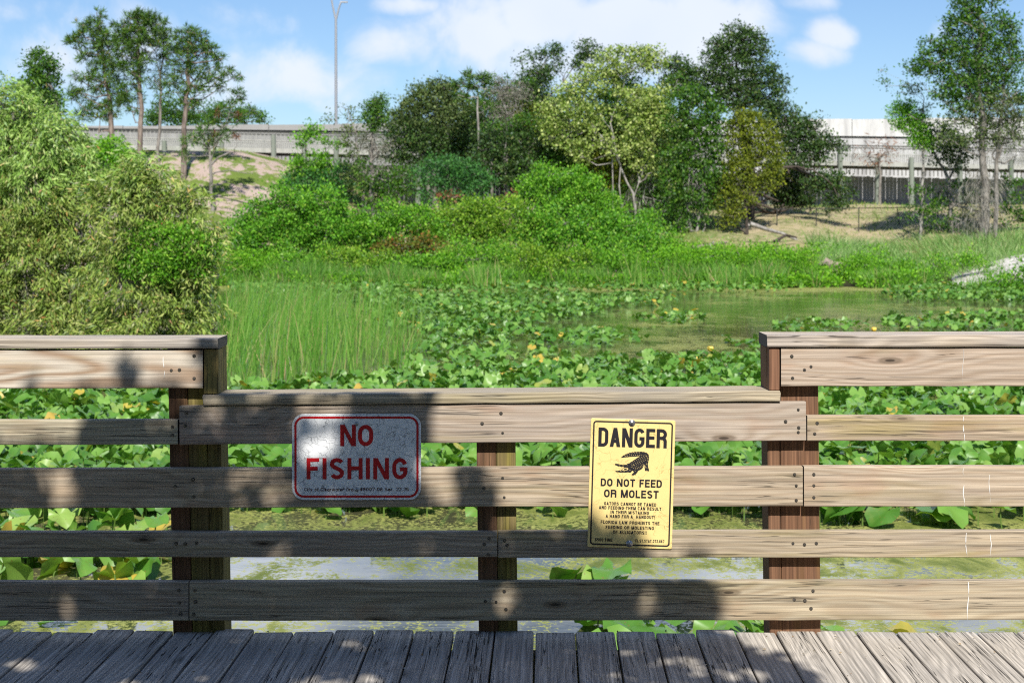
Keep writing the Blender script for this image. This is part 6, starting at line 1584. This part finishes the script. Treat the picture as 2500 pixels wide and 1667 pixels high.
# ------------------------------------------------------------------ the shade tree beside the viewer
def shade(px, py):
    """chance of a leaf on the sun ray through this point of the railing plane (photo pixels)"""
    px, py = px + 30 * wav(px * .05, py * .07) + 12 * wav(py * .17, px * .15, 1, 2.0), py + 24 * wav(py * .06, px * .05, 1, 3.0) + 10 * wav(px * .2, py * .16, 1, 5.0)
    p = np.zeros(len(px))
    xe = np.interp(py, [820, 948, 952, 1085, 1250, 1300, 1370, 1430, 1530, 1700, 2000], [-400, -400, 1010, 1020, 1030, 1300, 1560, 1735, 1745, 1830, 1900])
    p = np.where(px < xe, .95, 0)
    def el(cx, cy, rx, ry, v):
        nonlocal p
        d = np.hypot((px - cx) / rx, (py - cy) / ry); p = np.where(d < 1, v, p)
    def rc(x0, x1, y0, y1, v):
        nonlocal p
        p = np.where((px > x0) & (px < x1) & (py > y0) & (py < y1), v, p)
    rc(303, 330, 880, 952, .7); rc(498, 545, 840, 980, .75); rc(-300, 190, 950, 1095, .0); rc(190, 265, 1000, 1100, .97); rc(265, 440, 950, 1095, .45); rc(440, 535, 950, 1060, .12); rc(535, 625, 985, 1090, .97); rc(625, 850, 950, 1000, .25)
    rc(535, 625, 940, 1000, .5)
    rc(650, 1034, 982, 1006, .55); rc(712, 1034, 1005, 1228, .60); el(960, 1080, 50, 60, .9); el(880, 1170, 90, 45, .85); el(795, 1060, 66, 90, 0.0); el(738, 1040, 34, 60, .05); rc(725, 860, 985, 1030, .1); rc(860, 1030, 1060, 1130, .6); rc(640, 716, 990, 1090, .35); rc(850, 900, 950, 1010, .95); rc(940, 1000, 950, 1010, .9)
    rc(0, 115, 1120, 1250, .5); el(155, 1200, 45, 65, .0); rc(480, 560, 1125, 1250, .5); rc(560, 716, 1125, 1250, .15); el(1175, 1215, 45, 45, .97); el(1150, 1150, 30, 30, .6)
    rc(-300, 25, 1280, 1380, .2); el(655, 1335, 40, 60, .15); rc(1200, 1390, 1280, 1380, .5); rc(1380, 1560, 1290, 1375, .75)
    rc(1640, 1745, 1330, 1375, .5)
    el(135, 1465, 45, 70, .3); el(640, 1440, 45, 45, .45); el(1245, 1460, 42, 60, .02); el(1590, 1470, 40, 60, .1); el(830, 1512, 35, 28, .35); el(990, 1490, 30, 30, .6)
    el(1600, 1790, 90, 60, .05); el(1700, 1900, 110, 70, .15); el(135, 1830, 70, 60, .05); el(870, 1665, 60, 40, .25); el(830, 1960, 120, 70, .1); el(1500, 1960, 120, 60, .3); el(1780, 1720, 90, 40, .25); el(1480, 1690, 60, 40, .4); el(400, 1990, 90, 50, .2)
    return p
g = np.random.default_rng(5)
n = 60000
px = -1500 + 3500 * g.random(n); py = 800 + 1500 * g.random(n)
pp = shade(px, py)
pp = np.where((px < -350), .8 * (wav(px * .02, py * .02) > -.4), pp)
k = g.random(n) < pp * .60
px, py = px[k], py[k]; n = len(px)
base = np.stack([(px - 1250) / S, np.full(n, YR), H - (py - 550) / S], 1)
tt = 5.2 + 1.6 * g.random(n)
c = base + np.array(SDIR)[None] * tt[:, None]
a = unit(g.normal(size=(n, 3)) + np.array([0, 0, -.2]))
L = .085 + .05 * g.random(n)
V1, F1 = leaf_quads(c - a * L[:, None] * .5, a, L, L * .55, g, .05)
# the rest of its crown, up and to the left, clear of the rays to the sunlit side
n2 = 9000
d = unit(g.normal(size=(n2, 3))); c2 = np.array([-5.2, -1.5, 7.2]) + d * np.array([2.6, 2.6, 2.2]) * (.4 + .65 * g.random(n2))[:, None] + g.normal(size=(n2, 3)) * .2
a2 = unit(d + g.normal(size=(n2, 3))); L2 = .10 + .05 * g.random(n2)
V2, F2 = leaf_quads(c2, a2, L2, L2 * .55, g, .05)
# unseen boughs added over and behind the viewer's head to block sky light (their own shadow falls on the deck behind the viewer)
n4 = 26000
c4 = np.stack([-6.5 + 11.5 * g.random(n4), -5.5 + 5.8 * g.random(n4), 3.3 + 5 * g.random(n4)], 1)
k4 = (c4[:, 2] < 1.073 * (5.5 - c4[:, 1]) - 1.0) & (wav(c4[:, 0] * 4, c4[:, 1] * 4 + c4[:, 2] * 3) > -.35)
c4 = c4[k4]; n4 = len(c4); L4 = .13 + .06 * g.random(n4)
V4, F4 = leaf_quads(c4, unit(g.normal(size=(n4, 3)) + np.array([0, 0, -.3])), L4, L4 * .55, g, .05)
V2, F2 = np.concatenate([V2, V4]), np.concatenate([F2, F4 + len(V2)])
# and more, added to shade the walkway behind the viewer and cut its bounce
n5 = 24000
d5 = np.stack([-2 + 7.5 * g.random(n5), -4 + 8.35 * g.random(n5), np.zeros(n5)], 1)
c5 = d5 + np.array(SDIR)[None] * (4.3 + 1.5 * g.random(n5))[:, None]
c5 = c5[wav(c5[:, 0] * 5, c5[:, 1] * 5) > -.45]; n5 = len(c5); L5 = .12 + .05 * g.random(n5)
V5, F5 = leaf_quads(c5, unit(g.normal(size=(n5, 3)) + np.array([0, 0, -.3])), L5, L5 * .55, g, .05)
V2, F2 = np.concatenate([V2, V5]), np.concatenate([F2, F5 + len(V2)])
st_root = empty('shade_tree', (-5.4, -1.8, -.45)); tag(st_root, 'leafy shade tree beside the viewer, casting the dappled shade on the railing', 'tree')
np_mesh('crown', np.concatenate([V1, V2]), np.concatenate([F1, F2 + len(V1)]), LM['mid'], st_root)
mb = MB()
mb.tube([(-5.4, -1.8, -.8), (-5.3, -1.7, 1.5), (-5.2, -1.6, 3.6), (-5.1, -1.5, 6.5), (-5.2, -1.6, 8.2)], [.26, .22, .19, .12, .04], 10)
mb.tube([(-5.2, -1.6, 3.6), (-4.0, -.6, 4.6), (-2.6, .6, 5.0), (-1.2, 1.2, 5.1), (-.2, 1.6, 5.0)], [.10, .08, .06, .04, .015], 7)
mb.tube([(-2.6, .6, 5.0), (-1.6, 1.5, 4.7), (-.6, 2.0, 4.3)], [.04, .025, .01], 6)
mb.build('trunk', M['bark_grey'], st_root, True)
# unseen grove added behind the viewer to keep open sky light off the boards
for i, (x_, y_, z_, r_) in enumerate(((-13, -9, 5.5, 4.6), (-6, -10, 6.5, 4.6), (1.5, -10.5, 6.0, 4.6), (8.5, -10, 6.2, 4.6), (15, -9, 5.2, 4.6), (-9.5, -5.5, 5.5, 3.0))):
    n3 = 7000; d = unit(g.normal(size=(n3, 3)))
    c3 = np.array([x_, y_, z_]) + d * np.array([r_, r_ * .7, z_ * .92]) * (.45 + .6 * g.random(n3) ** .5)[:, None]
    c3[:, 2] = np.maximum(c3[:, 2], -.2)
    L3 = .30 + .2 * g.random(n3)
    V3, F3 = leaf_quads(c3, unit(d + g.normal(size=(n3, 3))), L3, L3 * .6, g, .05)
    rt = empty('sky_blocking_tree', (x_, y_, -.45)); tag(rt, 'broad leafy tree added unseen on the bank behind the viewer to block sky light', 'tree', 'unseen trees added behind the viewer')
    np_mesh('crown', V3, F3, LM['mid'], rt)
    mb = MB(); mb.tube([(x_, y_, -.8), (x_ + .1, y_, 2.), (x_, y_ + .1, z_ + 2)], [.3, .24, .08], 9); mb.build('trunk', M['bark_grey'], rt, True)

# bits of leaf and bark lying on the deck
n = 260
X = -2.2 + 4.6 * g.random(n); Y = 4.7 + .84 * g.random(n) ** .6
V, Fq = leaf_quads(np.stack([X, Y, np.full(n, .006)], 1), unit(g.normal(size=(n, 3)) * np.array([1, 1, .08])), .006 + .014 * g.random(n) ** 2, .003 + .006 * g.random(n), g, .1)
lt = np_mesh('leaf_litter', V, Fq, leaf_mat('dry_litter', ((0, (.20, .13, .07)), (.5, (.40, .33, .24)), (1, (.62, .58, .50))), .1, .02)); tag(lt, 'scattered dry leaf bits on the deck planks', 'leaf litter', kind='stuff')
